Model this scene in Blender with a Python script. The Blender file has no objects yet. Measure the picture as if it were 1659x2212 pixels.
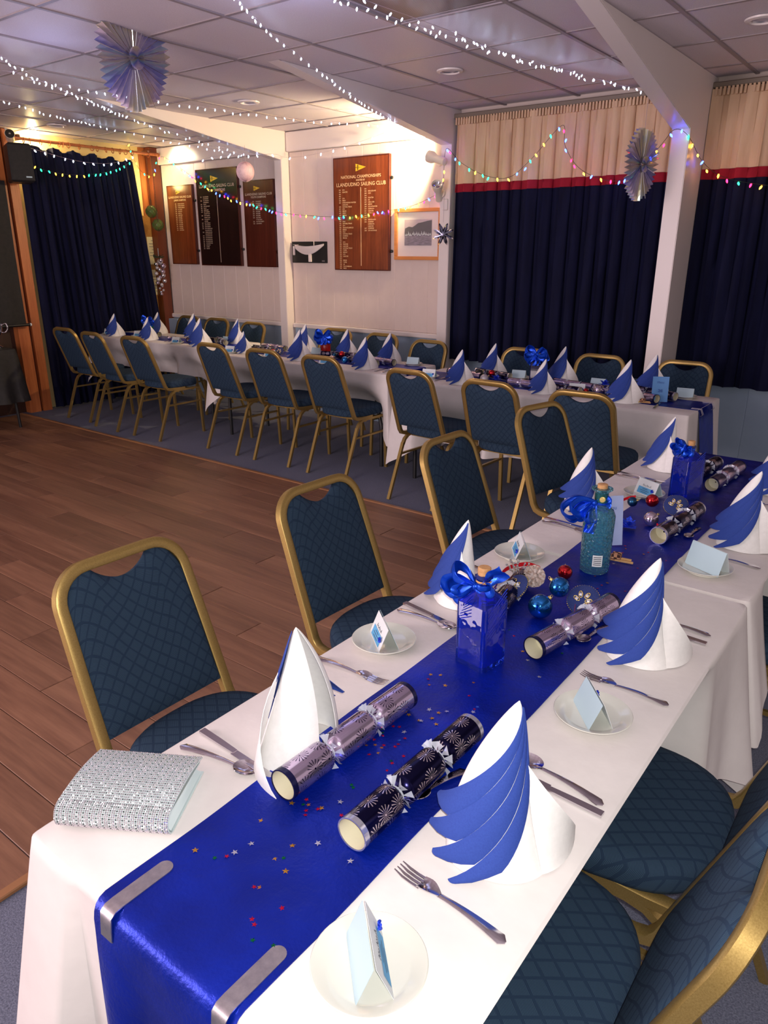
import bpy, bmesh, math, random
from mathutils import Vector, Matrix
random.seed(7)
PI = math.pi
SC = bpy.context.scene
COL = SC.collection

# ------------------------------------------------------------------ camera
cd = bpy.data.cameras.new('camera'); cam = bpy.data.objects.new('camera', cd); COL.objects.link(cam)
SC.camera = cam
cd.sensor_fit = 'HORIZONTAL'; cd.sensor_width = 36.0
cd.lens = 1583.0 / 1659.0 * 36.0
cd.clip_start = 0.02
PITCH, YAW, ROLL = math.radians(19.57), math.radians(37.2), math.radians(0.19)
fw = Vector((-math.sin(YAW) * math.cos(PITCH), math.cos(YAW) * math.cos(PITCH), -math.sin(PITCH)))
rt = Vector((math.cos(YAW), math.sin(YAW), 0)); up = rt.cross(fw)
c_, s_ = math.cos(ROLL), math.sin(ROLL)
rt, up = rt * c_ + up * s_, up * c_ - rt * s_
cam.matrix_world = Matrix(((rt.x, up.x, -fw.x, 0), (rt.y, up.y, -fw.y, 0), (rt.z, up.z, -fw.z, 1.6), (0, 0, 0, 1)))

# ------------------------------------------------------------------ world, lights, exposure
w = bpy.data.worlds.new('world'); SC.world = w; w.use_nodes = True
w.node_tree.nodes['Background'].inputs[0].default_value = (1.0, 0.82, 0.80, 1)
w.node_tree.nodes['Background'].inputs[1].default_value = 0.50
def light(name, kind, loc, power, colour, size=0.1, target=None, spot=None, blend=.5, size_y=None):
    l = bpy.data.lights.new(name, kind); l.energy = power; l.color = colour
    if kind == 'AREA':
        l.shape = 'RECTANGLE' if size_y else 'SQUARE'; l.size = size
        if size_y: l.size_y = size_y
    elif kind in ('POINT', 'SPOT'): l.shadow_soft_size = size
    if kind == 'SPOT': l.spot_size = spot; l.spot_blend = blend
    o = bpy.data.objects.new(name, l); COL.objects.link(o); o.location = loc
    if target is not None:
        o.rotation_euler = (Vector(target) - Vector(loc)).to_track_quat('-Z', 'Y').to_euler()
    return o
# the phone's own flash beside its lens
light('phone_flash', 'POINT', (0.02, -0.01, 1.64), 72, (1.0, 0.97, 0.93), .008)
# unseen fill lights added behind the camera to brighten ceiling and room
light('ceiling_fill', 'AREA', (-3.2, -1.6, 1.3), 130, (1.0, 0.80, 0.84), 2.0, target=(-3.2, 1.4, 2.68))
light('room_fill', 'AREA', (-3.0, -2.4, 2.5), 60, (1.0, 0.80, 0.74), 2.5, target=(-3.2, 3.0, 0.6))
SC.view_settings.view_transform = 'Standard'; SC.view_settings.look = 'None'
SC.view_settings.gamma = 1; SC.view_settings.use_curve_mapping = False
SC.view_settings.exposure = 0.16

# ------------------------------------------------------------------ materials
def srgb(r, g, b):
    f = lambda c: (c / 255 / 12.92) if c / 255 <= .04045 else ((c / 255 + .055) / 1.055) ** 2.4
    return (f(r), f(g), f(b), 1)
def mat(name, col, rough=.5, metal=0., **k):
    m = bpy.data.materials.new(name); m.use_nodes = True
    b = m.node_tree.nodes['Principled BSDF']
    b.inputs['Base Color'].default_value = col
    b.inputs['Roughness'].default_value = rough; b.inputs['Metallic'].default_value = metal
    for kk, v in k.items(): b.inputs[kk.replace('_', ' ')].default_value = v
    return m
class N:
    """tiny node graph helper"""
    def __init__(s, m): s.m = m; s.t = m.node_tree; s.b = s.t.nodes['Principled BSDF']
    def n(s, typ, **k):
        x = s.t.nodes.new('ShaderNode' + typ)
        for kk, v in k.items(): setattr(x, kk, v)
        return x
    def l(s, a, b): s.t.links.new(a, b)
    def coord(s, scale=(1, 1, 1), kind='Object', rot=(0, 0, 0)):
        c = s.n('TexCoord'); mp = s.n('Mapping'); s.l(c.outputs[kind], mp.inputs[0])
        mp.inputs['Scale'].default_value = scale; mp.inputs['Rotation'].default_value = rot
        return mp.outputs[0]
    def noise(s, vec, scale, detail=3, rough=.5):
        x = s.n('TexNoise'); s.l(vec, x.inputs['Vector']); x.inputs['Scale'].default_value = scale
        x.inputs['Detail'].default_value = detail; x.inputs['Roughness'].default_value = rough
        return x.outputs['Fac']
    def ramp(s, fac, stops):
        x = s.n('ValToRGB'); s.l(fac, x.inputs[0]); e = x.color_ramp.elements
        e[0].position, e[0].color = stops[0]; e[1].position, e[1].color = stops[-1]
        for p, c in stops[1:-1]:
            q = e.new(p); q.color = c
        return x.outputs[0]
    def math(s, op, a, b=None, c=None):
        x = s.n('Math', operation=op)
        for i, v in enumerate((a, b, c)):
            if v is None: continue
            if isinstance(v, (int, float)): x.inputs[i].default_value = v
            else: s.l(v, x.inputs[i])
        return x.outputs[0]
    def mix(s, fac, a, b, blend='MIX'):
        x = s.n('Mix', data_type='RGBA', blend_type=blend)
        for i, v in ((0, fac), (6, a), (7, b)):
            if isinstance(v, (int, float)): x.inputs[i].default_value = v
            elif isinstance(v, tuple): x.inputs[i].default_value = v
            else: s.l(v, x.inputs[i])
        return x.outputs[2]
    def bump(s, h, strength=.3, dist=.002):
        x = s.n('Bump'); s.l(h, x.inputs['Height']); x.inputs['Strength'].default_value = strength
        x.inputs['Distance'].default_value = dist; s.l(x.outputs[0], s.b.inputs['Normal'])
        return x
    def col(s, c): s.l(c, s.b.inputs['Base Color'])
def noisy(name, c1, c2, scale, rough=.6, bump=.2, bd=.002, stretch=(1, 1, 1), detail=4, kind='Object', metal=0., **k):
    m = mat(name, c1, rough, metal, **k); g = N(m)
    f = g.noise(g.coord(stretch, kind), scale, detail, .6)
    g.col(g.ramp(f, [(.3, c1), (.7, c2)]))
    if bump: g.bump(f, bump, bd)
    return m
def wood(name, c1, c2, axis, rough=.4, scale=14, vary=True):
    st = [1, 1, 1]; st['xyz'.index(axis)] = .07
    m = mat(name, c1, rough); g = N(m)
    v = g.coord(tuple(st))
    if vary:
        oi = g.n('ObjectInfo'); ad = g.n('VectorMath', operation='ADD'); g.l(v, ad.inputs[0])
        sc = g.math('MULTIPLY', oi.outputs['Random'], 37.0); cb = g.n('CombineXYZ')
        for i in range(3): g.l(sc, cb.inputs[i])
        g.l(cb.outputs[0], ad.inputs[1]); v = ad.outputs[0]
    f = g.noise(v, scale, 6, .65); f2 = g.noise(v, scale * 6, 3, .6)
    f3 = g.math('ADD', g.math('MULTIPLY', f, .7), g.math('MULTIPLY', f2, .3))
    c = g.ramp(f3, [(.33, c1), (.5, tuple((a + b) / 2 for a, b in zip(c1, c2))), (.66, c2)])
    if vary:
        k = g.math('MULTIPLY_ADD', oi.outputs['Random'], .30, .85)
        cc = g.n('CombineColor'); [g.l(k, cc.inputs[i]) for i in range(3)]
        c = g.mix(1.0, c, cc.outputs[0], 'MULTIPLY')
    g.col(c); g.bump(f2, .12, .001)
    return m
M = {}
M['carpet'] = noisy('carpet', srgb(74, 78, 98), srgb(122, 126, 146), 220, .95, .6, .004)
M['plank'] = wood('floor_wood', srgb(96, 62, 46), srgb(142, 102, 78), 'x', .45, 9)
M['strip'] = mat('threshold_strip', srgb(150, 105, 70), .35)
M['wall'] = noisy('wall_paint', srgb(212, 194, 186), srgb(218, 200, 192), 6, .55, .03)
M['dado'] = noisy('dado_paint', srgb(140, 158, 180), srgb(148, 166, 186), 6, .5, .03)
M['white_trim'] = mat('white_gloss', srgb(226, 215, 212), .35)
M['ceil_tile'] = noisy('ceiling_tile', srgb(206, 196, 204), srgb(220, 210, 218), 160, .42, .25, .0015, Specular_IOR_Level=.35)
M['ceil_grid'] = mat('ceiling_grid', srgb(150, 138, 142), .4)
M['yellow_wall'] = mat('yellow_wall', srgb(238, 214, 150), .6)
M['post_wood'] = wood('post_wood', srgb(150, 78, 38), srgb(196, 118, 66), 'z', .4, 12)
M['post_dark'] = wood('post_dark', srgb(92, 40, 20), srgb(120, 56, 30), 'z', .4, 12)
M['dark_wood'] = wood('dark_panel', srgb(40, 20, 12), srgb(66, 34, 20), 'z', .5, 10)
M['black'] = mat('black_plastic', srgb(22, 22, 24), .45)
M['black_cloth'] = noisy('black_cloth', srgb(16, 15, 15), srgb(30, 28, 27), 30, .7, .2)
M['gold'] = noisy('gold_frame', srgb(150, 124, 70), srgb(178, 150, 90), 500, .38, .1, .0005, metal=.72)
M['steel'] = mat('cutlery_steel', srgb(205, 200, 205), .12, 1.)
M['steel_dull'] = noisy('clip_steel', srgb(165, 160, 168), srgb(190, 186, 190), 80, .32, .1, metal=.9)
M['china'] = mat('white_china', srgb(206, 206, 196), .12, Coat_Weight=.4)
M['card'] = mat('place_card', srgb(178, 202, 212), .7)
M['card_blue'] = mat('card_blue_label', srgb(86, 158, 205), .7)
M['card_white'] = mat('card_white', srgb(214, 220, 222), .6)
M['menu_blue'] = mat('menu_blue', srgb(88, 140, 198), .6)
M['menu_glass'] = mat('menu_sleeve', srgb(150, 165, 205), .3, Alpha=1.)
M['ink'] = mat('ink', srgb(60, 66, 80), .7)
M['cork'] = noisy('cork', srgb(176, 128, 82), srgb(198, 152, 104), 120, .8, .2)
M['cream'] = mat('cream_card', srgb(205, 198, 172), .7)
M['peg'] = mat('peg_wood', srgb(205, 160, 105), .6)
M['napkin'] = noisy('white_napkin', srgb(232, 230, 228), srgb(240, 238, 236), 90, .85, .08, .0006)
M['napkin_blue'] = noisy('blue_napkin', srgb(32, 58, 138), srgb(38, 66, 148), 400, .85, .1, .0006)
M['cloth'] = noisy('white_tablecloth', srgb(214, 208, 205), srgb(222, 216, 213), 9, .75, .25, .008)
M['ball_white'] = noisy('honeycomb_white', srgb(235, 205, 210), srgb(250, 225, 228), 40, .4, .4)
M['rope'] = noisy('rope', srgb(70, 50, 30), srgb(110, 84, 54), 90, .9, .3)
M['paper'] = mat('notice_paper', srgb(235, 225, 180), .7)
M['corkboard'] = noisy('corkboard', srgb(160, 110, 50), srgb(180, 130, 66), 60, .9, .1)
M['gold_ink'] = mat('gold_lettering', srgb(226, 186, 140), .4)
M['yellow_flag'] = mat('yellow_flag', srgb(235, 190, 40), .5)
M['board_brown'] = wood('board_brown', srgb(84, 36, 18), srgb(132, 66, 34), 'z', .22, 16, False)
M['board_dark'] = wood('board_dark', srgb(30, 16, 14), srgb(44, 24, 20), 'z', .2, 16, False)
M['board_red'] = wood('board_red', srgb(62, 24, 16), srgb(88, 38, 26), 'z', .22, 16, False)
M['frame_wood'] = wood('frame_wood', srgb(196, 120, 60), srgb(222, 150, 88), 'x', .35, 14, False)
M['mount'] = mat('picture_mount', srgb(226, 212, 208), .8)
M['chrome'] = mat('chrome', srgb(225, 225, 230), .06, 1.)
M['foil'] = mat('silver_foil', srgb(215, 215, 225), .1, 1.)
M['lamp_body'] = mat('spotlamp_body', srgb(226, 216, 200), .35)
M['velvet'] = noisy('velvet', srgb(30, 44, 98), srgb(38, 54, 112), 300, .9, .1)
M['glitter'] = noisy('gold_glitter', srgb(190, 160, 70), srgb(250, 230, 160), 900, .25, .5, metal=.8)
M['blue_glitter'] = noisy('blue_glitter', srgb(10, 30, 170), srgb(60, 100, 250), 700, .25, .6, metal=.7)
M['crystal'] = mat('crystal', srgb(225, 225, 228), .08, .75)
M['pine'] = noisy('pine_scale', srgb(150, 115, 95), srgb(225, 215, 210), 120, .5, .2)
M['bag_lining'] = mat('bag_satin', srgb(205, 222, 222), .3, .3)
M['stone'] = mat('rhinestone', srgb(222, 216, 224), .10, .85)
M['stone_dark'] = mat('rhinestone_dark', srgb(60, 56, 66), .1, .9)
def bauble(name, c, rough=.08): return mat(name, c, rough, .92, Coat_Weight=.5)
M['b_blue'] = bauble('bauble_turquoise', srgb(14, 110, 190)); M['b_red'] = bauble('bauble_red', srgb(190, 14, 26))
M['b_matte'] = bauble('bauble_matt_blue', srgb(20, 70, 105), .35); M['b_silver'] = bauble('bauble_silver', srgb(205, 190, 205))
M['b_pearl'] = mat('bauble_frosted', srgb(190, 185, 190), .45, .5); M['b_royal'] = bauble('bauble_royal', srgb(20, 40, 190))
M['b_black'] = noisy('bauble_black', srgb(20, 20, 22), srgb(34, 34, 30), 30, .3, 0)
M['ribbon_red'] = mat('ribbon_red', srgb(190, 20, 34), .35)
def satin(name, c1, c2):
    m = mat(name, c1, .36, .55); g = N(m); v = g.coord()
    f = g.noise(v, 7, 3); f2 = g.noise(v, 160, 3)
    g.col(g.ramp(f, [(.3, c1), (.75, c2)]))
    g.bump(g.math('ADD', f, g.math('MULTIPLY', f2, .10)), .55, .018)
    return m
M['satin'] = satin('blue_satin', srgb(4, 28, 132), srgb(7, 42, 176))
M['bow'] = mat('bow_satin', srgb(16, 74, 205), .30, .6)
def glass(name, c, rough=.04, ior=1.45, tr=.85):
    return mat(name, c, rough, 0, Transmission_Weight=tr, IOR=ior)
def chair_fabric():
    m = mat('chair_fabric', srgb(40, 58, 78), .9, Specular_IOR_Level=.15); g = N(m)
    v = g.coord((1, 1, 1), 'UV')
    sp = g.n('SeparateXYZ'); g.l(v, sp.inputs[0])
    a = g.math('ADD', sp.outputs[0], g.math('MULTIPLY', sp.outputs[1], .75)); b = g.math('SUBTRACT', sp.outputs[0], g.math('MULTIPLY', sp.outputs[1], .75))
    def line(x):
        f = g.math('FRACT', g.math('MULTIPLY', x, 26.0)); d = g.math('ABSOLUTE', g.math('SUBTRACT', f, .5))
        return g.math('GREATER_THAN', d, .415)
    ln = g.math('MAXIMUM', line(a), line(b))
    st = g.math('SINE', g.math('MULTIPLY', g.math('SUBTRACT', sp.outputs[0], g.math('MULTIPLY', sp.outputs[1], .8)), 2200.0))
    st = g.math('MULTIPLY_ADD', st, .5, .5); st = g.math('MULTIPLY', st, g.math('SUBTRACT', 1.0, ln))
    c = g.mix(g.math('MULTIPLY', st, .75), srgb(30, 44, 60), srgb(56, 78, 100))
    g.col(g.mix(ln, c, srgb(32, 48, 68))); g.bump(g.math('ADD', g.math('MULTIPLY', st, .5), g.math('SUBTRACT', 1.0, ln)), .35, .0015)
    return m
M['fabric'] = chair_fabric()
def cracker_mat(name, base, star, rough):
    m = mat(name, base, rough, .9); g = N(m)
    v = g.coord((1, 1, 1), 'UV')
    vo = g.n('TexVoronoi', voronoi_dimensions='2D'); g.l(v, vo.inputs['Vector']); vo.inputs['Scale'].default_value = 24; vo.inputs['Randomness'].default_value = .6
    sc = g.n('VectorMath', operation='SUBTRACT'); g.l(v, sc.inputs[0]); g.l(vo.outputs['Position'], sc.inputs[1])
    sp = g.n('SeparateXYZ'); g.l(sc.outputs[0], sp.inputs[0])
    ang = g.math('ARCTAN2', sp.outputs[1], sp.outputs[0]); ray = g.math('GREATER_THAN', g.math('SINE', g.math('MULTIPLY', ang, 15.0)), .62)
    near = g.math('LESS_THAN', vo.outputs['Distance'], .40); far = g.math('GREATER_THAN', vo.outputs['Distance'], .07)
    core = g.math('LESS_THAN', vo.outputs['Distance'], .05)
    f = g.math('MAXIMUM', g.math('MULTIPLY', g.math('MULTIPLY', ray, near), far), core)
    g.col(g.mix(f, base, star)); return m
M['cr_silver'] = cracker_mat('cracker_silver', srgb(196, 178, 206), srgb(40, 34, 70), .16)
M['cr_navy'] = cracker_mat('cracker_navy', srgb(22, 20, 58), srgb(225, 210, 220), .2)
M['cr_band'] = mat('cracker_band', srgb(24, 24, 66), .25, .5)
M['cr_band_s'] = mat('cracker_band_silver', srgb(190, 190, 205), .2, .8)
M['film'] = mat('clear_film', srgb(225, 230, 245), .06, .1, Alpha=.55)
M['irid'] = mat('iridescent_film', srgb(210, 200, 225), .16, .30, Alpha=.66)
def irid():
    m = M['irid']; g = N(m); lw = g.n('LayerWeight'); lw.inputs[0].default_value = .35
    v = g.coord(); f = g.noise(v, 5, 2)
    t = g.math('FRACT', g.math('ADD', g.math('MULTIPLY', lw.outputs['Facing'], 1.6), g.math('MULTIPLY', f, 1.4)))
    g.col(g.ramp(t, [(0, srgb(235, 215, 235)), (.3, srgb(130, 135, 225)), (.5, srgb(170, 205, 225)), (.75, srgb(232, 215, 170)), (1, srgb(215, 190, 215))]))
irid()
def emis(name, c, s):
    m = mat(name, (0, 0, 0, 1), .5); b = m.node_tree.nodes['Principled BSDF']
    b.inputs['Emission Color'].default_value = c; b.inputs['Emission Strength'].default_value = s; return m
BULB = 12
M['e_white'] = emis('led_white', (.62, .72, 1, 1), BULB * 1.2)
M['e_blue'] = emis('led_blue', (.02, .05, 1, 1), BULB * 2.2); M['e_red'] = emis('led_red', (1, .01, .05, 1), BULB * 1.2)
M['e_green'] = emis('led_green', (.01, .8, .22, 1), BULB); M['e_amber'] = emis('led_amber', (1, .42, .02, 1), BULB * 1.3)
M['e_lamp'] = emis('lamp_face', (1, .82, .45, 1), 60)
M['wire'] = mat('dark_green_wire', srgb(26, 34, 26), .5); M['wire_clear'] = mat('clear_wire', srgb(170, 150, 160), .4)
def curtain_mat(name, c1, c2, rough=.8):
    return noisy(name, c1, c2, 24, rough, .15, .002, (1, 1, .15), Specular_IOR_Level=.15)
M['c_navy'] = curtain_mat('curtain_navy', srgb(12, 14, 38), srgb(19, 22, 52))
M['c_cream'] = curtain_mat('curtain_cream', srgb(200, 168, 138), srgb(214, 184, 154))
M['c_red'] = curtain_mat('curtain_red', srgb(140, 26, 44), srgb(152, 32, 50))
M['c_track'] = mat('curtain_track', srgb(120, 108, 96), .4)

# ------------------------------------------------------------------ mesh helpers
class MB:
    def __init__(s): s.v = []; s.f = []; s.uv = []; s.has_uv = False
    def add(s, vs, fs, uvs=None):
        o = len(s.v); s.v += [tuple(v) for v in vs]; s.f += [tuple(i + o for i in f) for f in fs]
        if uvs: s.has_uv = True; s.uv += list(uvs)
        else: s.uv += [(v[0], v[1]) for v in vs]
        return s
    def box(s, c, d, rot=None):
        x, y, z = d[0] / 2, d[1] / 2, d[2] / 2
        vs = [Vector((a * x, b * y, e * z)) for a in (-1, 1) for b in (-1, 1) for e in (-1, 1)]
        if rot is not None: vs = [rot @ v for v in vs]
        vs = [v + Vector(c) for v in vs]
        return s.add(vs, [(0, 1, 3, 2), (4, 6, 7, 5), (0, 4, 5, 1), (2, 3, 7, 6), (0, 2, 6, 4), (1, 5, 7, 3)])
    def bevbox(s, c, d, b=.002):
        x, y, z = d[0] / 2, d[1] / 2, d[2] / 2
        rings = []
        for zz, k in ((-z, b), (-z + b, 0), (z - b, 0), (z, b)):
            rings.append([(c[0] + p * (x - k), c[1] + q * (y - k), c[2] + zz) for p, q in ((-1, -1), (1, -1), (1, 1), (-1, 1))])
        vs = sum(rings, []); fs = [(3, 2, 1, 0), (12, 13, 14, 15)]
        for r in range(3):
            for i in range(4): j = (i + 1) % 4; fs.append((r * 4 + i, r * 4 + j, r * 4 + 4 + j, r * 4 + 4 + i))
        return s.add(vs, fs)
    def sweep(s, path, prof, ref, closed=False, caps=True, scale=None):
        P = [Vector(p) for p in path]; n = len(P); m = len(prof); vs = []
        a = Vector(ref).normalized(); pt = None
        for i, p in enumerate(P):
            if closed: t = (P[(i + 1) % n] - P[i - 1])
            else: t = P[min(i + 1, n - 1)] - P[max(i - 1, 0)]
            t.normalize()
            if pt is not None:
                q = pt.rotation_difference(t); a = q @ a
            a = (a - t * a.dot(t)).normalized(); b = t.cross(a); pt = t
            k = scale[i] if scale else 1
            for u, w_ in prof: vs.append(p + a * u * k + b * w_ * k)
        fs = []
        for i in range(n if closed else n - 1):
            j = (i + 1) % n
            for q in range(m): r = (q + 1) % m; fs.append((i * m + q, i * m + r, j * m + r, j * m + q))
        if caps and not closed: fs += [tuple(range(m))[::-1], tuple(range((n - 1) * m, n * m))]
        return s.add(vs, fs)
    def tube(s, path, r, seg=8, ref=None, **k):
        prof = [(r * math.cos(2 * PI * i / seg), r * math.sin(2 * PI * i / seg)) for i in range(seg)]
        if ref is None:
            d = (Vector(path[1]) - Vector(path[0])).normalized(); ref = Vector((0, 0, 1)) if abs(d.z) < .9 else Vector((1, 0, 0))
            ref = ref - d * ref.dot(d)
        return s.sweep(path, prof, ref, **k)
    def lathe(s, prof, seg=24, c=(0, 0, 0), mat3=None, capb=True, capt=True, uvscale=None):
        vs = []; uv = []
        for k, (r, z) in enumerate(prof):
            for i in range(seg):
                an = 2 * PI * i / seg; v = Vector((r * math.cos(an), r * math.sin(an), z))
                if mat3 is not None: v = mat3 @ v
                vs.append(v + Vector(c)); uv.append((an * (uvscale or .03), z))
        fs = []
        for k in range(len(prof) - 1):
            for i in range(seg): j = (i + 1) % seg; fs.append((k * seg + i, k * seg + j, k * seg + seg + j, k * seg + seg + i))
        if capb: fs.append(tuple(range(seg))[::-1])
        if capt: fs.append(tuple(range((len(prof) - 1) * seg, len(prof) * seg)))
        return s.add(vs, fs, uv)
    def ball(s, c, r, seg=20, rings=12, sz=1.):
        return s.lathe([(max(r * math.sin(PI * k / rings), 1e-5), -r * sz * math.cos(PI * k / rings)) for k in range(rings + 1)], seg, c, capb=False, capt=False)
    def grid(s, fn, nu, nv, uvf=None, closeu=False):
        vs = []; uv = []
        for j in range(nv + 1):
            for i in range(nu + (0 if closeu else 1)):
                vs.append(fn(i / nu, j / nv)); uv.append(uvf(i / nu, j / nv) if uvf else (i / nu, j / nv))
        wv = nu + (0 if closeu else 1); fs = []
        for j in range(nv):
            for i in range(nu):
                k = (i + 1) % wv if closeu else i + 1
                fs.append((j * wv + i, j * wv + k, (j + 1) * wv + k, (j + 1) * wv + i))
        return s.add(vs, fs, uv)
    def thick(s, t, both=True):
        """give the sheet collected so far a real thickness along its normals"""
        bm = bmesh.new(); vs = [bm.verts.new(v) for v in s.v]
        for f in s.f:
            try: bm.faces.new([vs[i] for i in f])
            except ValueError: pass
        uvm = {i: s.uv[i] for i in range(len(s.uv))}
        bm.normal_update(); nn = [v.normal.copy() for v in bm.verts]
        ed = {}
        for f in s.f:
            for i in range(len(f)):
                a, b = f[i], f[(i + 1) % len(f)]; key = (min(a, b), max(a, b)); ed.setdefault(key, []).append((a, b))
        n = len(s.v); bm.free()
        s.v = s.v + [tuple(Vector(v) - nn[i] * t) for i, v in enumerate(s.v)]; s.uv = s.uv + s.uv
        s.f = s.f + [tuple(i + n for i in reversed(f)) for f in list(s.f)] + [(e[0][1], e[0][0], e[0][0] + n, e[0][1] + n) for e in ed.values() if len(e) == 1]
        return s
    def xf(s, mtx): s.v = [tuple(mtx @ Vector(v)) for v in s.v]; return s
    def mesh(s, name, m, smooth=True, angle=40):
        me = bpy.data.meshes.new(name); me.from_pydata(s.v, [], s.f)
        if s.has_uv:
            ul = me.uv_layers.new(name='UVMap')
            for lp in me.loops: ul.data[lp.index].uv = s.uv[lp.vertex_index]
        me.materials.append(M[m] if isinstance(m, str) else m); me.validate(); me.update()
        if smooth:
            me.shade_smooth(); me.set_sharp_from_angle(angle=math.radians(angle))
        return me
    def build(s, name, m, parent=None, loc=None, rz=None, **k):
        return put(name, s.mesh(name, m, **k), parent, loc, rz)
def put(name, me, parent=None, loc=None, rz=None):
    o = bpy.data.objects.new(name, me); COL.objects.link(o)
    if parent is not None: o.parent = parent
    if loc is not None: o.location = loc
    if rz is not None: o.rotation_euler = (0, 0, rz) if isinstance(rz, (int, float)) else rz
    return o
def tag(o, label=None, cat=None, group=None, kind=None):
    for k, v in (('label', label), ('category', cat), ('group', group), ('kind', kind)):
        if v: o[k] = v
    return o
def empty(name, loc=(0, 0, 0), rz=0, label=None, cat=None, group=None):
    o = bpy.data.objects.new(name, None); COL.objects.link(o); o.location = loc; o.empty_display_size = .05
    o.rotation_euler = (0, 0, rz) if isinstance(rz, (int, float)) else rz
    return tag(o, label, cat, group)
def tree(o, parent=None):
    c = o.copy(); COL.objects.link(c); c.parent = parent
    for ch in list(o.children): tree(ch, c)
    return c
class Proto:
    """first use places the built thing itself, later uses copy it with its parts"""
    def __init__(s, root): s.root = root; s.used = False
    def at(s, loc, rz=0, label=None, cat=None, group=None):
        o = s.root if not s.used else tree(s.root); s.used = True
        o.location = loc; o.rotation_euler = (0, 0, rz) if isinstance(rz, (int, float)) else rz
        tag(o, label, cat, group); return o
def structure(o): o['kind'] = 'structure'; return o
def text_into(mb, s, size, x, z, y, align='LEFT', bold=0.0, sx=1.0):
    cu = bpy.data.curves.new('t', 'FONT'); cu.body = s; cu.size = size; cu.align_x = align; cu.resolution_u = 2; cu.offset = bold
    ob = bpy.data.objects.new('t', cu); COL.objects.link(ob)
    dg = bpy.context.evaluated_depsgraph_get(); me = bpy.data.meshes.new_from_object(ob.evaluated_get(dg))
    mb.add([(x + v.co.x * sx, y, z + v.co.y) for v in me.vertices], [tuple(p.vertices) for p in me.polygons])
    bpy.data.objects.remove(ob); bpy.data.curves.remove(cu); bpy.data.meshes.remove(me)
def catmull(P, n):
    P = [Vector(p) for p in P]; out = []
    for i in range(len(P) - 1):
        a, b, c, d = P[max(i - 1, 0)], P[i], P[i + 1], P[min(i + 2, len(P) - 1)]
        for k in range(n):
            t = k / n
            out.append(.5 * ((2 * b) + (c - a) * t + (2 * a - 5 * b + 4 * c - d) * t * t + (3 * b - a - 3 * c + d) * t ** 3))
    out.append(P[-1]); return out
def rrect(hw, hd, r, n=6):
    pts = []
    for cx, cy, a0 in ((hw - r, hd - r, 0), (-hw + r, hd - r, PI / 2), (-hw + r, -hd + r, PI), (hw - r, -hd + r, 1.5 * PI)):
        for k in range(n + 1): a = a0 + k / n * PI / 2; pts.append((cx + r * math.cos(a), cy + r * math.sin(a)))
    return pts
def disc(mb, pts, z):
    mb.add([(p[0], p[1], z) for p in pts], [tuple(range(len(pts)))]); return mb

# ================================================================== the room
YW, XL, ZC = 5.70, -7.55, 2.68          # window wall, left plane, ceiling height
fl = MB().box((-3.2, 1.6, -.05), (11.2, 9.2, .1)).build('floor', 'carpet', smooth=False); structure(fl); fl['label'] = 'blue grey carpet around a wooden dance floor'
# dance floor planks: 1.22 m x 0.15 m, laid along x
FX0, FX1, FY0, FY1 = -7.5, -1.70, -.52, 3.68
pm = MB().bevbox((0, 0, .003), (1.217, .1475, .008), .0016).mesh('floor_plank', 'plank', smooth=False)
pm_cut = {}
k = 0; y = FY0 + .075
while y < FY1 - .02:
    x = FX0 - ((k * .4337) % 1.22)
    while x < FX1 - .05:
        a, b = max(x, FX0), min(x + 1.22, FX1)
        if b - a > .06:
            if b - a > 1.21: me = pm
            else:
                key = round(b - a, 2)
                if key not in pm_cut: pm_cut[key] = MB().bevbox((0, 0, .003), (key - .003, .1475, .008), .0016).mesh('floor_plank', 'plank', smooth=False)
                me = pm_cut[key]
            put('floor_plank', me, fl, ((a + b) / 2, y, 0))
        x += 1.22
    y += .15; k += 1
structure(MB().bevbox(((FX0 + FX1) / 2, FY1 + .012, .006), (FX1 - FX0 + .05, .03, .014), .003).build('trim_1', 'strip', smooth=False))
structure(MB().bevbox((FX1 + .014, (FY0 + FY1) / 2, .006), (.03, FY1 - FY0, .014), .003).build('trim_2', 'strip', smooth=False))

# ceiling with tiles in a lay-in grid
ce = MB().box((-3.2, 1.6, ZC + .08), (11.2, 9.2, .1)).build('ceiling', 'ceil_grid', smooth=False); structure(ce)
PX, PY = .605, .63
tm = MB().bevbox((0, 0, 0), (PX - .016, PY - .016, .014), .004).mesh('ceiling_tile', 'ceil_tile', smooth=False)
grid = MB()
gx = [-1.345 - PX * i for i in range(-3, 11)]; gy = [2.86 + PY * j for j in range(-4, 6)]
gx = sorted(g for g in gx if -7.7 < g < .6)
for gxx in gx: grid.box((gxx, 2.7, ZC + .004), (.022, 6.2, .012))
for gyy in gy:
    if gyy < 5.7: grid.box((-3.5, gyy, ZC + .005), (8.4, .022, .010))
grid.build('ceiling_grid', 'ceil_grid', ce, smooth=False)
xs = [-7.68] + gx + [.6]; ys = [g for g in gy if g < 5.7] + [5.7]
for i in range(len(xs) - 1):
    for j in range(len(ys) - 1):
        cx, cy = (xs[i] + xs[i + 1]) / 2, (ys[j] + ys[j + 1]) / 2; wx, wy = xs[i + 1] - xs[i], ys[j + 1] - ys[j]
        if wx < .05 or wy < .05: continue
        if abs(cx + 2.25) < .2 and abs(cy - 3.175) < .2: continue       # the grille sits in this bay
        if abs(wx - PX) < .01 and abs(wy - PY) < .01: me = tm
        else: me = MB().bevbox((0, 0, 0), (wx - .016, wy - .016, .014), .004).mesh('ceiling_tile', 'ceil_tile', smooth=False)
        put('ceiling_tile', me, ce, (cx, cy, ZC + .011))
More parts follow.
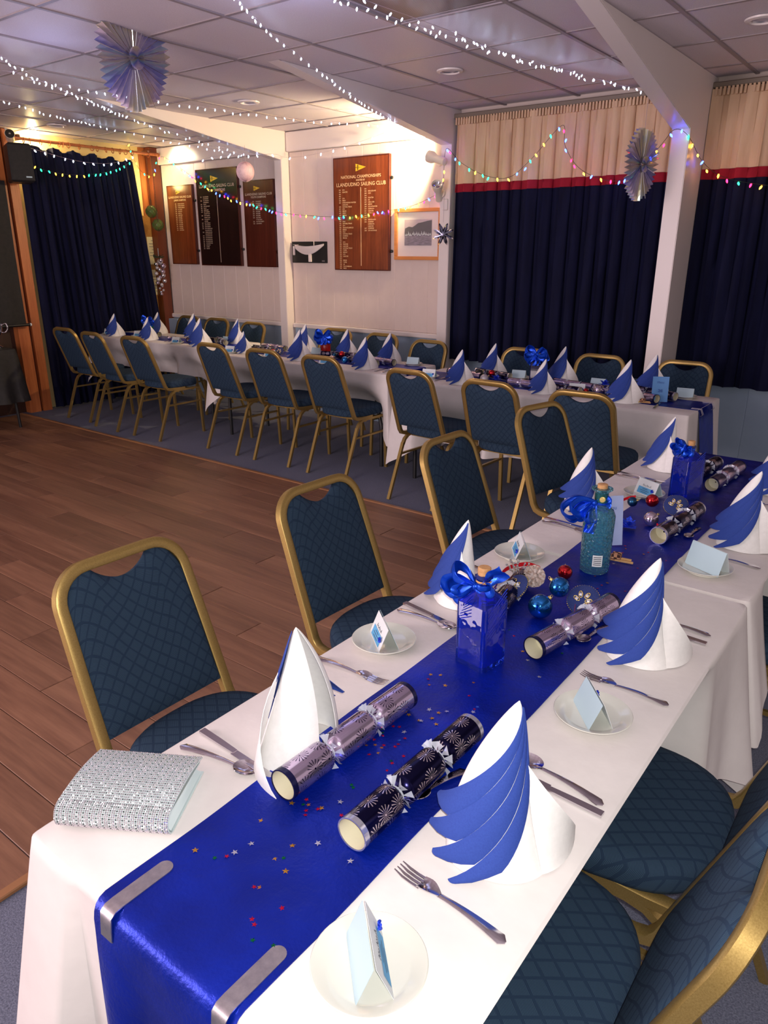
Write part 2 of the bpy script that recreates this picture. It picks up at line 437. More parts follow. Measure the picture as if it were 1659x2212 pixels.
# perforated metal grille
gr = empty('ceiling_grille', (-2.2525, 3.175, ZC + .012), 0, 'dark perforated metal grille panel in the ceiling', 'grille')
m = mat('perforated_metal', srgb(120, 100, 96), .45, .5); g = N(m)
v = g.coord((1, 1, 1)); vo = g.n('TexVoronoi', voronoi_dimensions='2D'); vo.inputs['Randomness'].default_value = 0; vo.inputs['Scale'].default_value = 110; g.l(v, vo.inputs['Vector'])
g.col(g.mix(g.math('LESS_THAN', vo.outputs['Distance'], .3), srgb(150, 132, 128), srgb(20, 16, 18)))
MB().bevbox((0, 0, 0), (PX - .06, PY - .06, .01), .002).build('perforated_plate', m, gr, smooth=False)
fr = MB()
for c, d in (((0, .295, 0), (.585, .03, .014)), ((0, -.295, 0), (.585, .03, .014)), ((.28, 0, 0), (.03, .56, .014)), ((-.28, 0, 0), (.03, .56, .014))): fr.box(c, d)
fr.build('grille_frame', 'ceil_grid', gr, smooth=False)
# recessed downlights, switched off
dl = empty('downlight'); MB().lathe([(.085, 0), (.083, -.008), (.062, -.012), (.058, -.004)], 28, capb=False, capt=False).build('trim_ring', 'white_trim', dl)
MB().lathe([(.058, -.004), (.05, .012), (.02, .02)], 24, capb=False).build('reflector', 'steel_dull', dl)
PD = Proto(dl)
for p, t in (((-4.688, 4.435, 2.675), 'round recessed downlight in the ceiling between the first two beams'), ((-2.887, 4.479, 2.675), 'round recessed downlight in the ceiling above the long curtain'),
             ((-1.064, 4.466, 2.675), 'round recessed downlight at the right edge of the photo'), ((-6.941, 4.160, 2.675), 'round recessed downlight over the left navy curtain')):
    PD.at((p[0], p[1], ZC + .002), 0, t, 'downlight', 'recessed downlights')

# window wall: boards above the rail, blue-grey boards below, rail, cornice
wl = MB().box((-3.4, YW + .06, 1.35), (9.0, .08, 2.75)).build('wall_back', 'wall', smooth=False); structure(wl)
def boards(x0, x1, z0, z1, mt, wid=.145):
    n = max(1, round((x1 - x0) / wid)); wd = (x1 - x0) / n
    me = MB(); zc, h = (z0 + z1) / 2, z1 - z0
    me.add([(-wd / 2, .02, z0), (wd / 2, .02, z0), (-wd / 2, .003, z0), (-wd / 2 + .004, 0, z0), (wd / 2 - .004, 0, z0), (wd / 2, .003, z0)] + [(-wd / 2, .02, z1), (wd / 2, .02, z1), (-wd / 2, .003, z1), (-wd / 2 + .004, 0, z1), (wd / 2 - .004, 0, z1), (wd / 2, .003, z1)],
           [(2, 3, 9, 8), (3, 4, 10, 9), (4, 5, 11, 10), (8, 9, 10, 11, 7, 6), (0, 1, 5, 4, 3, 2), (0, 2, 8, 6), (5, 1, 7, 11)])
    me = me.mesh('wall_board', mt, smooth=False)
    for i in range(n): put('wall_board', me, wl, (x0 + wd * (i + .5), YW, 0))
boards(-7.5, -5.6, .90, 2.50, 'wall', .19); boards(-5.5, -3.66, .90, 2.50, 'wall', .184)
boards(-7.5, -5.6, 0, .85, 'dado', .19); boards(-5.5, -3.66, 0, .85, 'dado', .184); boards(-3.5, -1.7, 0, .72, 'dado', .3); boards(-1.6, 1.0, 0, .72, 'dado', .26)
n_ = 3
for a, b in ((-7.5, -5.6), (-5.5, -3.66)):
    structure(MB().bevbox(((a + b) / 2, YW - .008, .875), (b - a, .035, .045), .006).build('trim_%d' % n_, 'white_trim', smooth=False)); n_ += 1
    structure(MB().bevbox(((a + b) / 2, YW - .012, 2.59), (b - a, .05, .17), .006).build('trim_%d' % n_, 'white_trim', smooth=False)); n_ += 1
# portal frames: column and tapering haunch in one piece, down to the wall
def portal(x0, x1, yf, zk, n):
    prof = [(YW + .05, 0), (yf, 0), (yf, zk), (3.63, ZC + .003), (YW + .05, ZC + .003)]
    vs = [(x, a, b) for x in (x0, x1) for a, b in prof]; k = len(prof)
    fs = [tuple(range(k)), tuple(range(2 * k - 1, k - 1, -1))] + [(i, i + k, (i + 1) % k + k, (i + 1) % k) for i in range(k)]
    me = MB().add(vs, fs).mesh('trim_%d' % n, 'white_trim', smooth=False)
    bm = bmesh.new(); bm.from_mesh(me); bmesh.ops.recalc_face_normals(bm, faces=bm.faces); bmesh.ops.bevel(bm, geom=[e for e in bm.edges], offset=.004, segments=2, affect='EDGES'); bm.to_mesh(me); bm.free()
    o = put('trim_%d' % n, me); structure(o); o['label'] = 'white portal frame column with sloping haunch'
portal(-5.61, -5.51, 5.60, 2.43, 20); portal(-3.66, -3.56, 5.58, 2.42, 21); portal(-1.69, -1.58, 5.24, 2.33, 22)

# left side: wall behind the curtain, two timber posts, dark panelling
structure(MB().box((-7.68, 4.75, 1.35), (.1, 1.9, 2.75)).build('wall_left', 'yellow_wall', smooth=False))
structure(MB().box((-7.62, 2.6, 1.34), (.06, 2.4, 2.72)).build('wall_side', 'dark_wood', smooth=False))
def post(y0, y1, n, x=XL):
    o = empty('trim_%d' % n); structure(o); d = y1 - y0
    MB().bevbox((x, y0 + d * .25, 1.335), (.10, d * .46, 2.69), .004).build('post_board', 'post_wood', o, smooth=False)
    MB().box((x - .02, y0 + d * .52, 1.335), (.06, d * .16, 2.69)).build('post_board', 'post_dark', o, smooth=False)
    MB().bevbox((x, y0 + d * .79, 1.335), (.10, d * .36, 2.69), .004).build('post_board', 'post_wood', o, smooth=False)
post(3.78, 4.03, 31); 
o = empty('trim_32'); structure(o)
MB().bevbox((XL, 5.63, 1.335), (.10, .12, 2.69), .004).build('post_board', 'post_dark', o, smooth=False)
MB().bevbox((XL - .09, 5.56, 1.335), (.06, .11, 2.69), .004).build('post_board', 'post_wood', o, smooth=False)
structure(MB().bevbox((-7.42, 5.66, .42), (.16, .08, .84), .004).build('trim_33', 'dado', smooth=False))
# warm lamps that wash the left wall
light('wall_lamp', 'POINT', (-7.53, 4.26, 2.605), 11, (1, .76, .34), .02)
light('alcove_lamp', 'POINT', (-7.42, 5.47, 2.30), 4, (1, .76, .30), .05)
light('wall_wash', 'SPOT', (-7.12, 5.50, 2.60), 7, (1, .85, .55), .03, target=(-7.10, 5.72, 2.45), spot=2.3, blend=.5)

# notice board with papers, beyond the curtain edge
nb = empty('notice_board', (-7.617, 5.0, 1.35), 0, 'cork notice board with pinned papers behind the left curtain', 'notice board')
MB().bevbox((0, 0.1, 0), (.02, 1.25, 1.25), .004).build('board', 'corkboard', nb, smooth=False)
for y0, z0, w_, h in ((.35, .22, .21, .30), (.60, .25, .21, .3), (.38, -.12, .22, .30), (.60, -.10, .2, .28), (.42, -.45, .21, .28), (.1, .1, .21, .3)):
    pp = MB().box((.014, y0, z0), (.003, w_, h)).build('paper', 'paper', nb, smooth=False)
    ln = MB()
    for q in range(7): ln.box((.0165, y0 - .01, z0 + h / 2 - .04 - q * .033), (.001, w_ * (.7 if q % 3 else .4), .004))
    ln.build('print', 'ink', pp, smooth=False)

# ------------------------------------------------------------------ curtains
def curtain_sheet(x0, x1, z0, z1, folds, amp, seed, y, pinch=0., axis='x', spread=0., nz=10, zbot=None, extra=None):
    rnd = random.Random(seed); ph = [rnd.uniform(0, 6.28) for _ in range(6)]
    nx = int(folds * 9)
    def fn(u, v):
        z = z1 + (z0 - z1) * v
        t = (z1 - z) / max(z1 - z0, .01)
        a = amp * (.55 + .45 * min(1, (2.55 - z) / 1.2))
        uu = u + .006 * math.sin(u * 40 + ph[0]) + .01 * math.sin(u * 13 + ph[1])
        off = a * math.sin(2 * PI * folds * uu + .4 * math.sin(3 * v + ph[2])) + .45 * a * math.sin(2 * PI * folds * .37 * u + ph[3]) + .22 * a * math.sin(2 * PI * folds * 2.3 * u + ph[4])
        xx = x0 + (x1 - x0) * (u + .1 / folds * math.sin(4 * PI * folds * uu + 1))
        if extra: xx, z = extra(xx, z, u, v)
        return (xx, y + off, z) if axis == 'x' else (y - off, xx, z)
    return MB().grid(fn, nx, nz)
def long_curtain(x0, x1, yc, folds, seed, label):
    root = empty('curtain', ((x0 + x1) / 2, yc, 0), 0, label, 'curtain', None)
    dx, dy = -(x0 + x1) / 2, 0
    def mk(z0, z1, mt, name, nz):
        s = curtain_sheet(x0 + dx, x1 + dx, z0, z1, folds, .030, seed, 0, nz=nz); s.thick(.003); s.build(name, mt, root, angle=70)
    mk(2.125, 2.60, 'c_cream', 'cream_heading', 10); mk(2.062, 2.125, 'c_red', 'red_band', 2); mk(.70, 2.062, 'c_navy', 'navy_drop', 14)
    hb = MB()                                                     # gathered heading tape
    n = int(folds * 5)
    for i in range(n):
        x = x0 + dx + (x1 - x0) * (i + .5) / n; hb.box((x, -.012, 2.585), ((x1 - x0) / n * .55, .022, .05))
    hb.build('heading_pleats', 'c_cream', root, smooth=False)
    MB().bevbox((0, .01, 2.625), (x1 - x0 + .06, .05, .035), .006).build('curtain_track', 'c_track', root, smooth=False)
    return root
long_curtain(-3.545, -1.715, 5.62, 15, 3, 'floor-length-looking navy curtain with red band and cream top between the two right columns')
long_curtain(-1.565, .45, 5.62, 16, 5, 'navy curtain with red band and cream top at the right edge of the photo')

# left navy curtain on a wooden pole with rings
cu = empty('curtain', (-7.47, 4.7, 0), 0, 'plain navy curtain hung by rings from a wooden pole at the left', 'curtain')
def ex(xx, z, u, v):
    t = (2.5 - z) / 2.48
    xx = xx + (xx + .65) * 0.17 * t + .02 * t
    if v < .08: z -= (1 - v / .08) * (.02 + .035 * (.5 + .5 * math.sin(u * 2 * PI * 6)) + .04 * u * u)
    return xx, z
s = curtain_sheet(-.66, .62, .02, 2.58, 17, .032, 9, 0, axis='y', nz=26, extra=ex); s.thick(.003); s.build('drape', 'c_navy', cu, angle=70)
pole = empty('curtain_pole', (-7.44, 4.0, 2.60), 0, 'brown wooden curtain pole with rings above the left navy curtain', 'curtain pole')
MB().tube([(0, 0, 0), (0, 1.62, 0)], .014, 12).build('pole', 'post_wood', pole)
MB().ball((0, 1.63, 0), .022).build('finial', 'post_wood', pole)
rg = MB().tube([(.024 * math.cos(a), 0, .024 * math.sin(a)) for a in [2 * PI * i / 16 for i in range(16)]], .0045, 6, ref=(0, 1, 0), closed=True).mesh('ring', 'post_wood')
for yy in (.10, .16, .27, .36, .46, .50, .56, .68, .82, .88, .98, 1.06, 1.15, 1.22, 1.30, 1.5):
    put('ring', rg, pole, (0, yy, -.010), (random.uniform(-.2, .2), 0, random.uniform(-.3, .3)))
MB().bevbox((-.04, 1.5, .01), (.1, .03, .05), .004).build('bracket', 'post_dark', pole, smooth=False)
MB().bevbox((-.04, .05, .01), (.1, .03, .05), .004).build('bracket', 'post_dark', pole, smooth=False)

# ------------------------------------------------------------------ left edge: screen, panelling, speaker, camera, trophy table
sc = empty('pulled_down_screen', (-7.44, 3.41, .08), 0, 'black fabric backdrop with a bottom bar beside the left timber post', 'screen')
def fs_(u, v): return (.006 * math.sin(9 * u + 5 * v) + .004 * math.sin(31 * u), -.6 + 1.04 * u - .08 * (1 - v) * 0, .82 + 1.32 * v)
MB().grid(fs_, 24, 12).thick(.003).build('backdrop_fabric', 'black_cloth', sc)
MB().tube([(.01, -.62, .815), (.01, .47, .815)], .014, 10).build('bottom_bar', 'black', sc)
MB().lathe([(.015, 0), (.015, .012), (.012, .016)], 12, (.01, .47, .815), Matrix.Rotation(-PI / 2, 3, 'X')).build('end_cap', 'card_white', sc)
sp = empty('loudspeaker', (-7.27, 3.93, 2.36), -.35, 'black loudspeaker mounted high on the left timber post', 'loudspeaker')
MB().bevbox((0, 0, 0), (.26, .2, .33), .015).build('cabinet', 'black', sp, smooth=False)
MB().bevbox((.128, -.0, .0), (.02, .19, .31), .008).build('front_grille', 'black_cloth', sp, smooth=False)
MB().box((.139, .05, -.12), (.002, .05, .012)).build('badge', 'card', sp, smooth=False)
MB().box((-.15, 0, 0), (.1, .05, .1)).build('wall_bracket', 'black', sp, smooth=False)
cc = empty('security_camera', (-7.36, 3.93, 2.665), 0, 'small white security camera under the ceiling above the loudspeaker', 'security camera')
R = Matrix.Rotation(math.radians(72), 3, 'Y') ; R = Matrix.Rotation(math.radians(-28), 3, 'Z') @ R
MB().lathe([(.032, -.09), (.04, -.085), (.042, 0), (.044, .01)], 20, (0, 0, -.05), R).build('housing', 'china', cc)
MB().lathe([(.040, .008), (.040, .014), (.03, .016)], 20, (0, 0, -.05), R).build('lens_face', 'black', cc)
MB().lathe([(.009, .0165), (.006, .019)], 12, (0, 0, -.05), R).build('lens', 'chrome', cc)
MB().tube([(-.06, 0, 0), (-.02, 0, -.03)], .012, 8).build('arm', 'china', cc)

tt = empty('side_table', (-7.20, 3.04, 0), 0, 'small table under a black cloth at the left edge', 'table')
MB().bevbox((0, 0, .72), (.62, .72, .03), .004).build('tabletop', 'dark_wood', tt, smooth=False)
for sx in (-1, 1):
    for sy in (-1, 1):
        MB().tube([(sx * .26, sy * .31, .705), (sx * .27, sy * .32, .35), (sx * .28, sy * .33, .0)], .014, 8).build('leg', 'black', tt)
def skirt(hw, hd, z, drop, r, waves, amp, flare, n=160, rings=9, seed=1):
    rnd = random.Random(seed); ph = rnd.uniform(0, 6)
    base = rrect(hw, hd, r, 8)
    P = []; L = [0]
    for i in range(len(base)):
        a, b = Vector(base[i]), Vector(base[(i + 1) % len(base)]); L.append(L[-1] + (b - a).length)
    tot = L[-1]
    def at(s):
        s %= tot
        for i in range(len(base)):
            if L[i + 1] >= s:
                a, b = Vector(base[i]), Vector(base[(i + 1) % len(base)]); return a.lerp(b, (s - L[i]) / max(L[i + 1] - L[i], 1e-9)), i
        return Vector(base[0]), 0
    return base, tot, at
b_, tot, at = skirt(.33, .38, .74, .5, .03, 9, .02, .05)
def fn(u, v):
    p, _ = at(u * tot); nrm = Vector((p.x / .33, p.y / .38)); nrm = Vector((round(nrm.x) if abs(nrm.x) > .93 else 0, round(nrm.y) if abs(nrm.y) > .93 else 0)); 
    if nrm.length: nrm.normalize()
    o = (.004 if v == 0 else .010 + .05 * v + .018 * v * math.sin(u * 2 * PI * 14))
    return (p.x + nrm.x * o, p.y + nrm.y * o, .741 - .48 * v)
tc = empty('tablecloth', (-7.20, 3.04, 0), 0, 'black cloth over the small table at the left edge', 'tablecloth')
q = MB().grid(fn, 150, 8, closeu=True); q.add([(p[0], p[1], .741) for p in b_], [tuple(range(len(b_)))]); q.build('cloth', 'black_cloth', tc)
tr = empty('trophy_cup', (-7.05, 3.33, .742), .75, 'silver two-handled trophy cup on the black cloth', 'trophy')
MB().lathe([(.062, 0), (.064, .012), (.045, .026), (.014, .045), (.010, .07), (.018, .08), (.012, .09), (.03, .10), (.062, .125), (.075, .16), (.078, .21), (.084, .225)], 28, capt=False).build('cup', 'chrome', tr)
for s in (-1, 1):
    MB().tube(catmull([(s * .076, 0, .205), (s * .115, 0, .222), (s * .128, 0, .18), (s * .105, 0, .145), (s * .072, 0, .142)], 5), .006, 8, ref=(0, 1, 0)).build('handle', 'chrome', tr)
tr2 = empty('trophy_cup', (-7.25, 3.05, .742), .3, 'second silver trophy cup further left on the black cloth, mostly out of frame', 'trophy')
MB().lathe([(.05, 0), (.05, .012), (.012, .04), (.010, .07), (.05, .12), (.055, .2)], 24, capt=False).build('cup', 'chrome', tr2)

# ------------------------------------------------------------------ honours boards
def pennant(mb, ink, x, z, s, y):
    mb.add([(x - s * .75, y, z + s * .42), (x - s * .75, y, z - s * .42), (x + s * .85, y, z)], [(0, 1, 2)])
    ink.add([(x - s * .80, y - .0006, z + .012 * s * 2), (x - s * .8, y - .0006, z - .012 * s * 2), (x + s * .9, y - .0006, z)], [(0, 1, 2)])
    n = 20; r1, r2 = s * .2, s * .165; cx = x - s * .4
    vs = [(cx + r * .8 * math.cos(2 * PI * i / n), y - .0007, z + r * 1.1 * math.sin(2 * PI * i / n)) for r in (r1, r2) for i in range(n)]
    ink.add(vs, [(i, (i + 1) % n, n + (i + 1) % n, n + i) for i in range(n)])
    ink.add([(cx - .04 * s, y - .0007, z - .3 * s), (cx + .04 * s, y - .0007, z - .3 * s), (cx + .04 * s, y - .0007, z + .3 * s), (cx - .04 * s, y - .0007, z + .3 * s)], [(0, 1, 2, 3)])
def honours(x0, x1, z0, z1, face, label, heads, cols, rule=None, flag=None, ink='gold_ink'):
    w_, h = x1 - x0, z1 - z0; cx, cz = (x0 + x1) / 2, (z0 + z1) / 2
    r = empty('honours_board', (cx, YW - .02, cz), 0, label, 'honours board')
    MB().bevbox((0, 0, 0), (w_, .03, h), .003).build('board', face, r, smooth=False)
    e = MB()
    for c, d in (((0, 0, h / 2 + .003), (w_ + .012, .034, .008)), ((0, 0, -h / 2 - .003), (w_ + .012, .034, .008)), ((w_ / 2 + .003, 0, 0), (.008, .034, h)), ((-w_ / 2 - .003, 0, 0), (.008, .034, h))): e.box(c, d)
    e.build('edging', 'board_red', r, smooth=False)
    Y = -.0163; fm, im, tx = MB(), MB(), MB()
    pennant(fm, im, flag[0], h / 2 - flag[1], flag[2], Y)
    im.build('pennant_emblem', 'board_dark', fm.build('pennant', 'yellow_flag', r, smooth=False), smooth=False)
    for s, size, zz, sx in heads: text_into(tx, s, size, 0, h / 2 - zz, Y, 'CENTER', .0006, sx)
    for X, Z, dz, size, lines in cols:
        for i, s in enumerate(lines):
            if s: text_into(tx, s, size, X, h / 2 - Z - dz * i, Y, 'LEFT', .0003, .8)
    if rule: tx.box((rule[0], Y, h / 2 - (rule[1] + rule[2]) / 2), (.006, .0008, rule[2] - rule[1]))
    tx.build('lettering', ink, r, smooth=False)
    for sz in (.28, -.30):
        MB().lathe([(.014, -.006), (.014, .006), (.008, .01)], 10, (w_ / 2 + .022, .005, sz * h * 1.1), Matrix.Rotation(PI / 2, 3, 'X')).build('fixing', 'black', r)
    return r
L1 = ['1963', '1964', '1965', '1966', '1967', '1968', '1969', '', '1970', '1971', '1972', '1973', '1974', '1975', '1976', '1977', '1978', '1979', '1980', '1981', '1982', '1983', '1984', '1985', '1986', '1987', '1988', '1989', '1990', '1991', '1992', '1993', '1994', '1995', '1996', '1997', '1998', '1999', '2000']
T1 = ['GP14', 'ALBACORE', '', '', 'GP14', 'FIREFLY', 'INTERNATIONAL FOURTEEN', 'GRADUATE', 'NATIONAL TWELVE', 'GP14', 'MIRROR', 'FIREFLY', 'FIREBALL', 'GP14', '', 'SOLO', 'NATIONAL TWELVE', 'GP14', 'GRADUATE & MIRACLE', 'MIRROR', 'SOLO', 'NATIONAL TWELVE', 'SCORPION', 'MIRACLE', '', 'GP14', 'PHANTOM', 'ALBACORE', 'NATIONAL TWELVE', 'TOPPER', 'MIRACLE', 'GP14', 'ALBACORE', '', 'MIRROR', 'TOPPER', '420', 'F18 CATAMARANS', 'FIREFLY']
L2 = ['2001', '2002', '2003', '2004', '2005', '2006', '2007', '2008', '2009', '2010', '2011', '2012', '2013', '2014', '2015', '2016', '', '', '2017', '2018']
T2 = ['', 'MIRACLES & 405', 'SOLO', '', 'PHANTOM', '420', 'ARIEL & 29ER', 'MIRROR', 'GP14 & PHANTOM', 'SUPERNOVA', 'ALBACORE', 'SUPERNOVA', '', '', 'MIRROR & GP14', 'SCORPION', 'SUPERNOVA', 'ALBACORE', 'SCORPIONS', 'GP14 NATIONALS']
honours(-4.898, -4.262, 1.438, 2.402, 'board_brown', 'large red-brown honours board headed NATIONAL CHAMPIONSHIPS', [('NATIONAL CHAMPIONSHIPS', .036, .172, 1.0), ('HOSTED BY', .020, .196, 1.0), ('LLANDUDNO SAILING CLUB', .044, .238, 1.02)],
        [(-.262, .272, .0181, .0155, L1), (-.218, .272, .0181, .0155, T1), (.045, .272, .0186, .0155, L2), (.088, .272, .0186, .0155, T2)], (.002, .25, .93), (0, .085, .075))
nm = ['PAUL MORETON', 'SIAN MORETON', 'PAUL MORETON', 'SIAN MORETON', 'GILL LEE', 'JOHN ASHWORTH', 'GILL LEE', 'ALISON LEWIS', 'MATT HARRISON', 'AND MATT DAVIS', 'MATT HARRISON', 'AND MATT DAVIS', 'PAUL MORETON', 'CLIVE REES', 'MATT HARRISON', 'MATT HARRISON', 'MATT HARRISON', 'MATT HARRISON (DH)', 'PAUL MORETON (M)', 'DARREN LEACH (DH)', 'PAUL MORETON (M)', 'PAUL MORETON (M)', 'PAUL MORETON (M)', 'PAUL MORETON (M)', 'PAUL MORETON (M)', 'PAUL MORETON (M)', 'JOHN BEVAN', 'PETE REID', 'PETE REID']
yr = ['2001', '', '2002', '', '2003', '2004', '2005', '2006', '2007', '', '2008', '', '2009', '', '2010', '2011', '2012', '2013', '', '2014', '', '2015', '2016', '2017', '2018', '2019', '2020', '2021', '2022']
M['cream_ink'] = mat('cream_lettering', srgb(186, 164, 146), .5)
honours(-6.865, -6.228, 1.455, 2.413, 'board_dark', 'tall near-black honours board headed CLUB CHAMPIONS, middle of the left three', [('LLANDUDNO SAILING CLUB', .044, .175, .98), ('CLUB CHAMPIONS', .036, .215, .9)],
        [(-.27, .27, .0187, .0145, yr), (-.225, .27, .0187, .0145, nm)], (.0, .25, .93), (-.03, .09, .075), 'cream_ink')
honours(-6.128, -5.706, 1.45, 2.271, 'board_red', 'dark red-brown honours board headed YOUTH CHAMPIONS, nearest the first column', [('LLANDUDNO SAILING CLUB', .031, .135, .98), ('YOUTH CHAMPIONS', .026, .162, .9)],
        [(-.09, .20, .019, .015, ['2010', '2011', '2012', '2013', '2014', '2015', '2016', '2017', '2018', '', '2021', '2022']), (-.045, .20, .019, .015, ['TOM ROBERTS', 'TOM ROBERTS', 'DAVID SMITH', 'DAVID SMITH', 'DANIEL LEWIS', 'ROSS JAMES', 'ROSS JAMES', 'ROSS JAMES', 'ELLIE GREEN', '& TYLER GREEN', 'MATTHEW ROBERTS', 'LEON MORRIS'])], None, (-.02, .07, .055), 'cream_ink')
honours(-7.377, -6.957, 1.463, 2.278, 'board_brown', 'small glossy brown honours board beside the right timber post', [('LLANDUDNO SAILING CLUB', .031, .125, .98), ('JUNIOR CHAMPIONS', .024, .155, .9)],
        [(-.09, .19, .0195, .015, ['20%02d' % i for i in range(1, 16)]), (-.045, .19, .0195, .015, ['CONNOR HARRISON', 'CONNOR HARRISON', 'CONNOR HARRISON', 'ROY AUSTEN', 'AMOS BATES', 'JAMES NAIL', 'JAMES BAKER', 'ROSS JAMES', 'ROSS JAMES', 'ROSS JAMES', 'RYAN JAMES', 'RYAN JAMES', 'RYAN JAMES', 'RYAN JAMES', 'LEON MORRIS'])], None, (-.02, .065, .05), 'gold_ink')

# half-hull model on a black plaque
hm = empty('half_hull_model', (-5.255, YW - .012, 1.59), .0, 'small black plaque with a white half model of a keelboat', 'model boat')
MB().bevbox((0, 0, 0), (.455, .02, .20), .003).build('plaque', 'black', hm, smooth=False)
hull = MB(); n = 18; vs = []; 
for i in range(n + 1):
    u = i / n; x = -.18 + .38 * u; top = .052 + .018 * (2 * u - 1) ** 2 + .008 * u; dep = .075 * math.sin(PI * (u * .86 + .10)) ** .8 * (1 - .35 * u ** 3) + .006; b = .03 * math.sin(PI * (.06 + .9 * u)) ** .6
    vs += [(x, -.010, top), (x, -.010 - b, top), (x, -.010 - b * .85, top - dep * .5), (x, -.010 - b * .3, top - dep), (x, -.010, top - dep)]
fs = [(i * 5 + j, i * 5 + j + 1, i * 5 + j + 6, i * 5 + j + 5) for i in range(n) for j in range(4)] + [(0, 1, 2, 3, 4), tuple(n * 5 + j for j in (4, 3, 2, 1, 0))]
hull.add(vs, fs).build('hull', 'white_trim', hm)
MB().bevbox((.02, -.016, -.045), (.035, .012, .09), .003).build('keel', 'white_trim', hm, smooth=False)
MB().bevbox((-.195, -.016, .015), (.022, .01, .085), .003).build('rudder', 'white_trim', hm, smooth=False)
MB().box((.075, -.016, .085), (.004, .006, .04)).box((-.17, -.016, .07), (.07, .006, .003)).build('rig_stub', 'white_trim', hm, smooth=False)
MB().box((.19, -.0112, -.08), (.035, .002, .012)).build('name_plate', 'steel_dull', hm, smooth=False)

# framed photograph
fp = empty('framed_picture', (-3.945, YW - .02, 1.743), 0, 'light wooden framed photograph of sailing boats below a headland', 'picture')
e = MB(); W_, H_ = .50, .425
for c, d in (((0, 0, H_ / 2 - .014), (W_, .032, .03)), ((0, 0, -H_ / 2 + .014), (W_, .032, .03)), ((W_ / 2 - .015, 0, 0), (.03, .032, H_ - .058)), ((-W_ / 2 + .015, 0, 0), (.03, .032, H_ - .058))): e.bevbox(c, d, .003)
e.build('frame', 'frame_wood', fp, smooth=False)
MB().box((0, .006, 0), (W_ - .05, .008, H_ - .05)).build('mount', 'mount', fp, smooth=False)
ph = MB().box((.0, .0005, .015), (.29, .003, .215)).build('photograph', mat('photo_sky', srgb(196, 176, 180), .3), fp, smooth=False)
hd = MB(); top = [(-.145, .0), (-.14, .035), (-.1, .05), (-.06, .045), (-.03, .06), (.0, .078), (.05, .085), (.10, .095), (.145, .10)]
hd.add([(x, -.0015, .015 + z) for x, z in top] + [(.145, -.0015, -.01), (-.145, -.0015, -.01)], [tuple(range(len(top) + 2))]); hd.build('headland_print', mat('photo_dark', srgb(58, 48, 56), .4), ph, smooth=False)
MB().add([(-.145, -.0016, -.0925), (.145, -.0016, -.0925), (.145, -.0016, -.008), (-.145, -.0016, -.008)], [(0, 1, 2, 3)]).build('sea_print', noisy('photo_sea', srgb(90, 78, 92), srgb(150, 136, 150), 120, .4, 0, stretch=(.2, 1, 1)), ph, smooth=False)
sl = MB(); rnd = random.Random(4)
for i in range(26):
    x = -.135 + i * .0108; h = rnd.uniform(.012, .034); z = rnd.uniform(-.012, .0)
    sl.add([(x - .004, -.0022, z), (x + .005, -.0022, z), (x + .001, -.0022, z + h)], [(0, 1, 2)])
sl.build('sails_print', 'card_white', ph, smooth=False)
MB().box((0, -.004, 0), (W_ - .056, .002, H_ - .056)).build('glazing', mat('picture_glass', (1, 1, 1, 1), .03, 0, Alpha=.06), fp, smooth=False)

# ------------------------------------------------------------------ two spot lamps on the wall next to the second column
def spotlamp(name, loc, aim, label, lit):
    r = empty(name, loc, 0, label, 'spotlight')
    q = Vector(aim).to_track_quat('Z', 'Y').to_matrix()
    MB().lathe([(.012, -.11), (.03, -.105), (.031, -.02), (.032, .0), (.046, .035), (.047, .075), (.043, .075), (.040, .03)], 26, (0, 0, 0), q, capt=False).build('lamp_head', 'lamp_body', r)
    MB().lathe([(.042, .055), (.025, .045), (.012, .05)], 22, (0, 0, 0), q, capb=False).build('bulb_face', 'e_lamp' if lit else 'chrome', r)
    MB().tube([(0, 0, 0), (.0, .06, -.02)], .009, 8).tube([(0, .055, -.02), (0, .075, -.02)], .03, 14).build('swivel_mount', 'lamp_body', r)
    return r
spotlamp('spotlight', (-3.66, 5.50, 2.315), (-.95, .10, .30), 'white wall spotlight, lit and shining left onto the wall', True)
spotlamp('spotlight', (-3.63, 5.50, 2.075), (.35, -.72, .60), 'second white wall spotlight below the lit one, switched off and facing the room', False)
light('spotlight_beam', 'SPOT', (-3.76, 5.51, 2.35), 105, (1, .76, .42), .03, target=(-4.9, 5.45, 2.50), spot=2.8, blend=.6)
MB().bevbox((-3.60, 5.575, 1.97), (.05, .014, .09), .006).build('wall_socket', 'white_trim', smooth=False)
tag(bpy.data.objects['wall_socket'], 'small pale socket plate on the second column under the spotlights', 'socket')

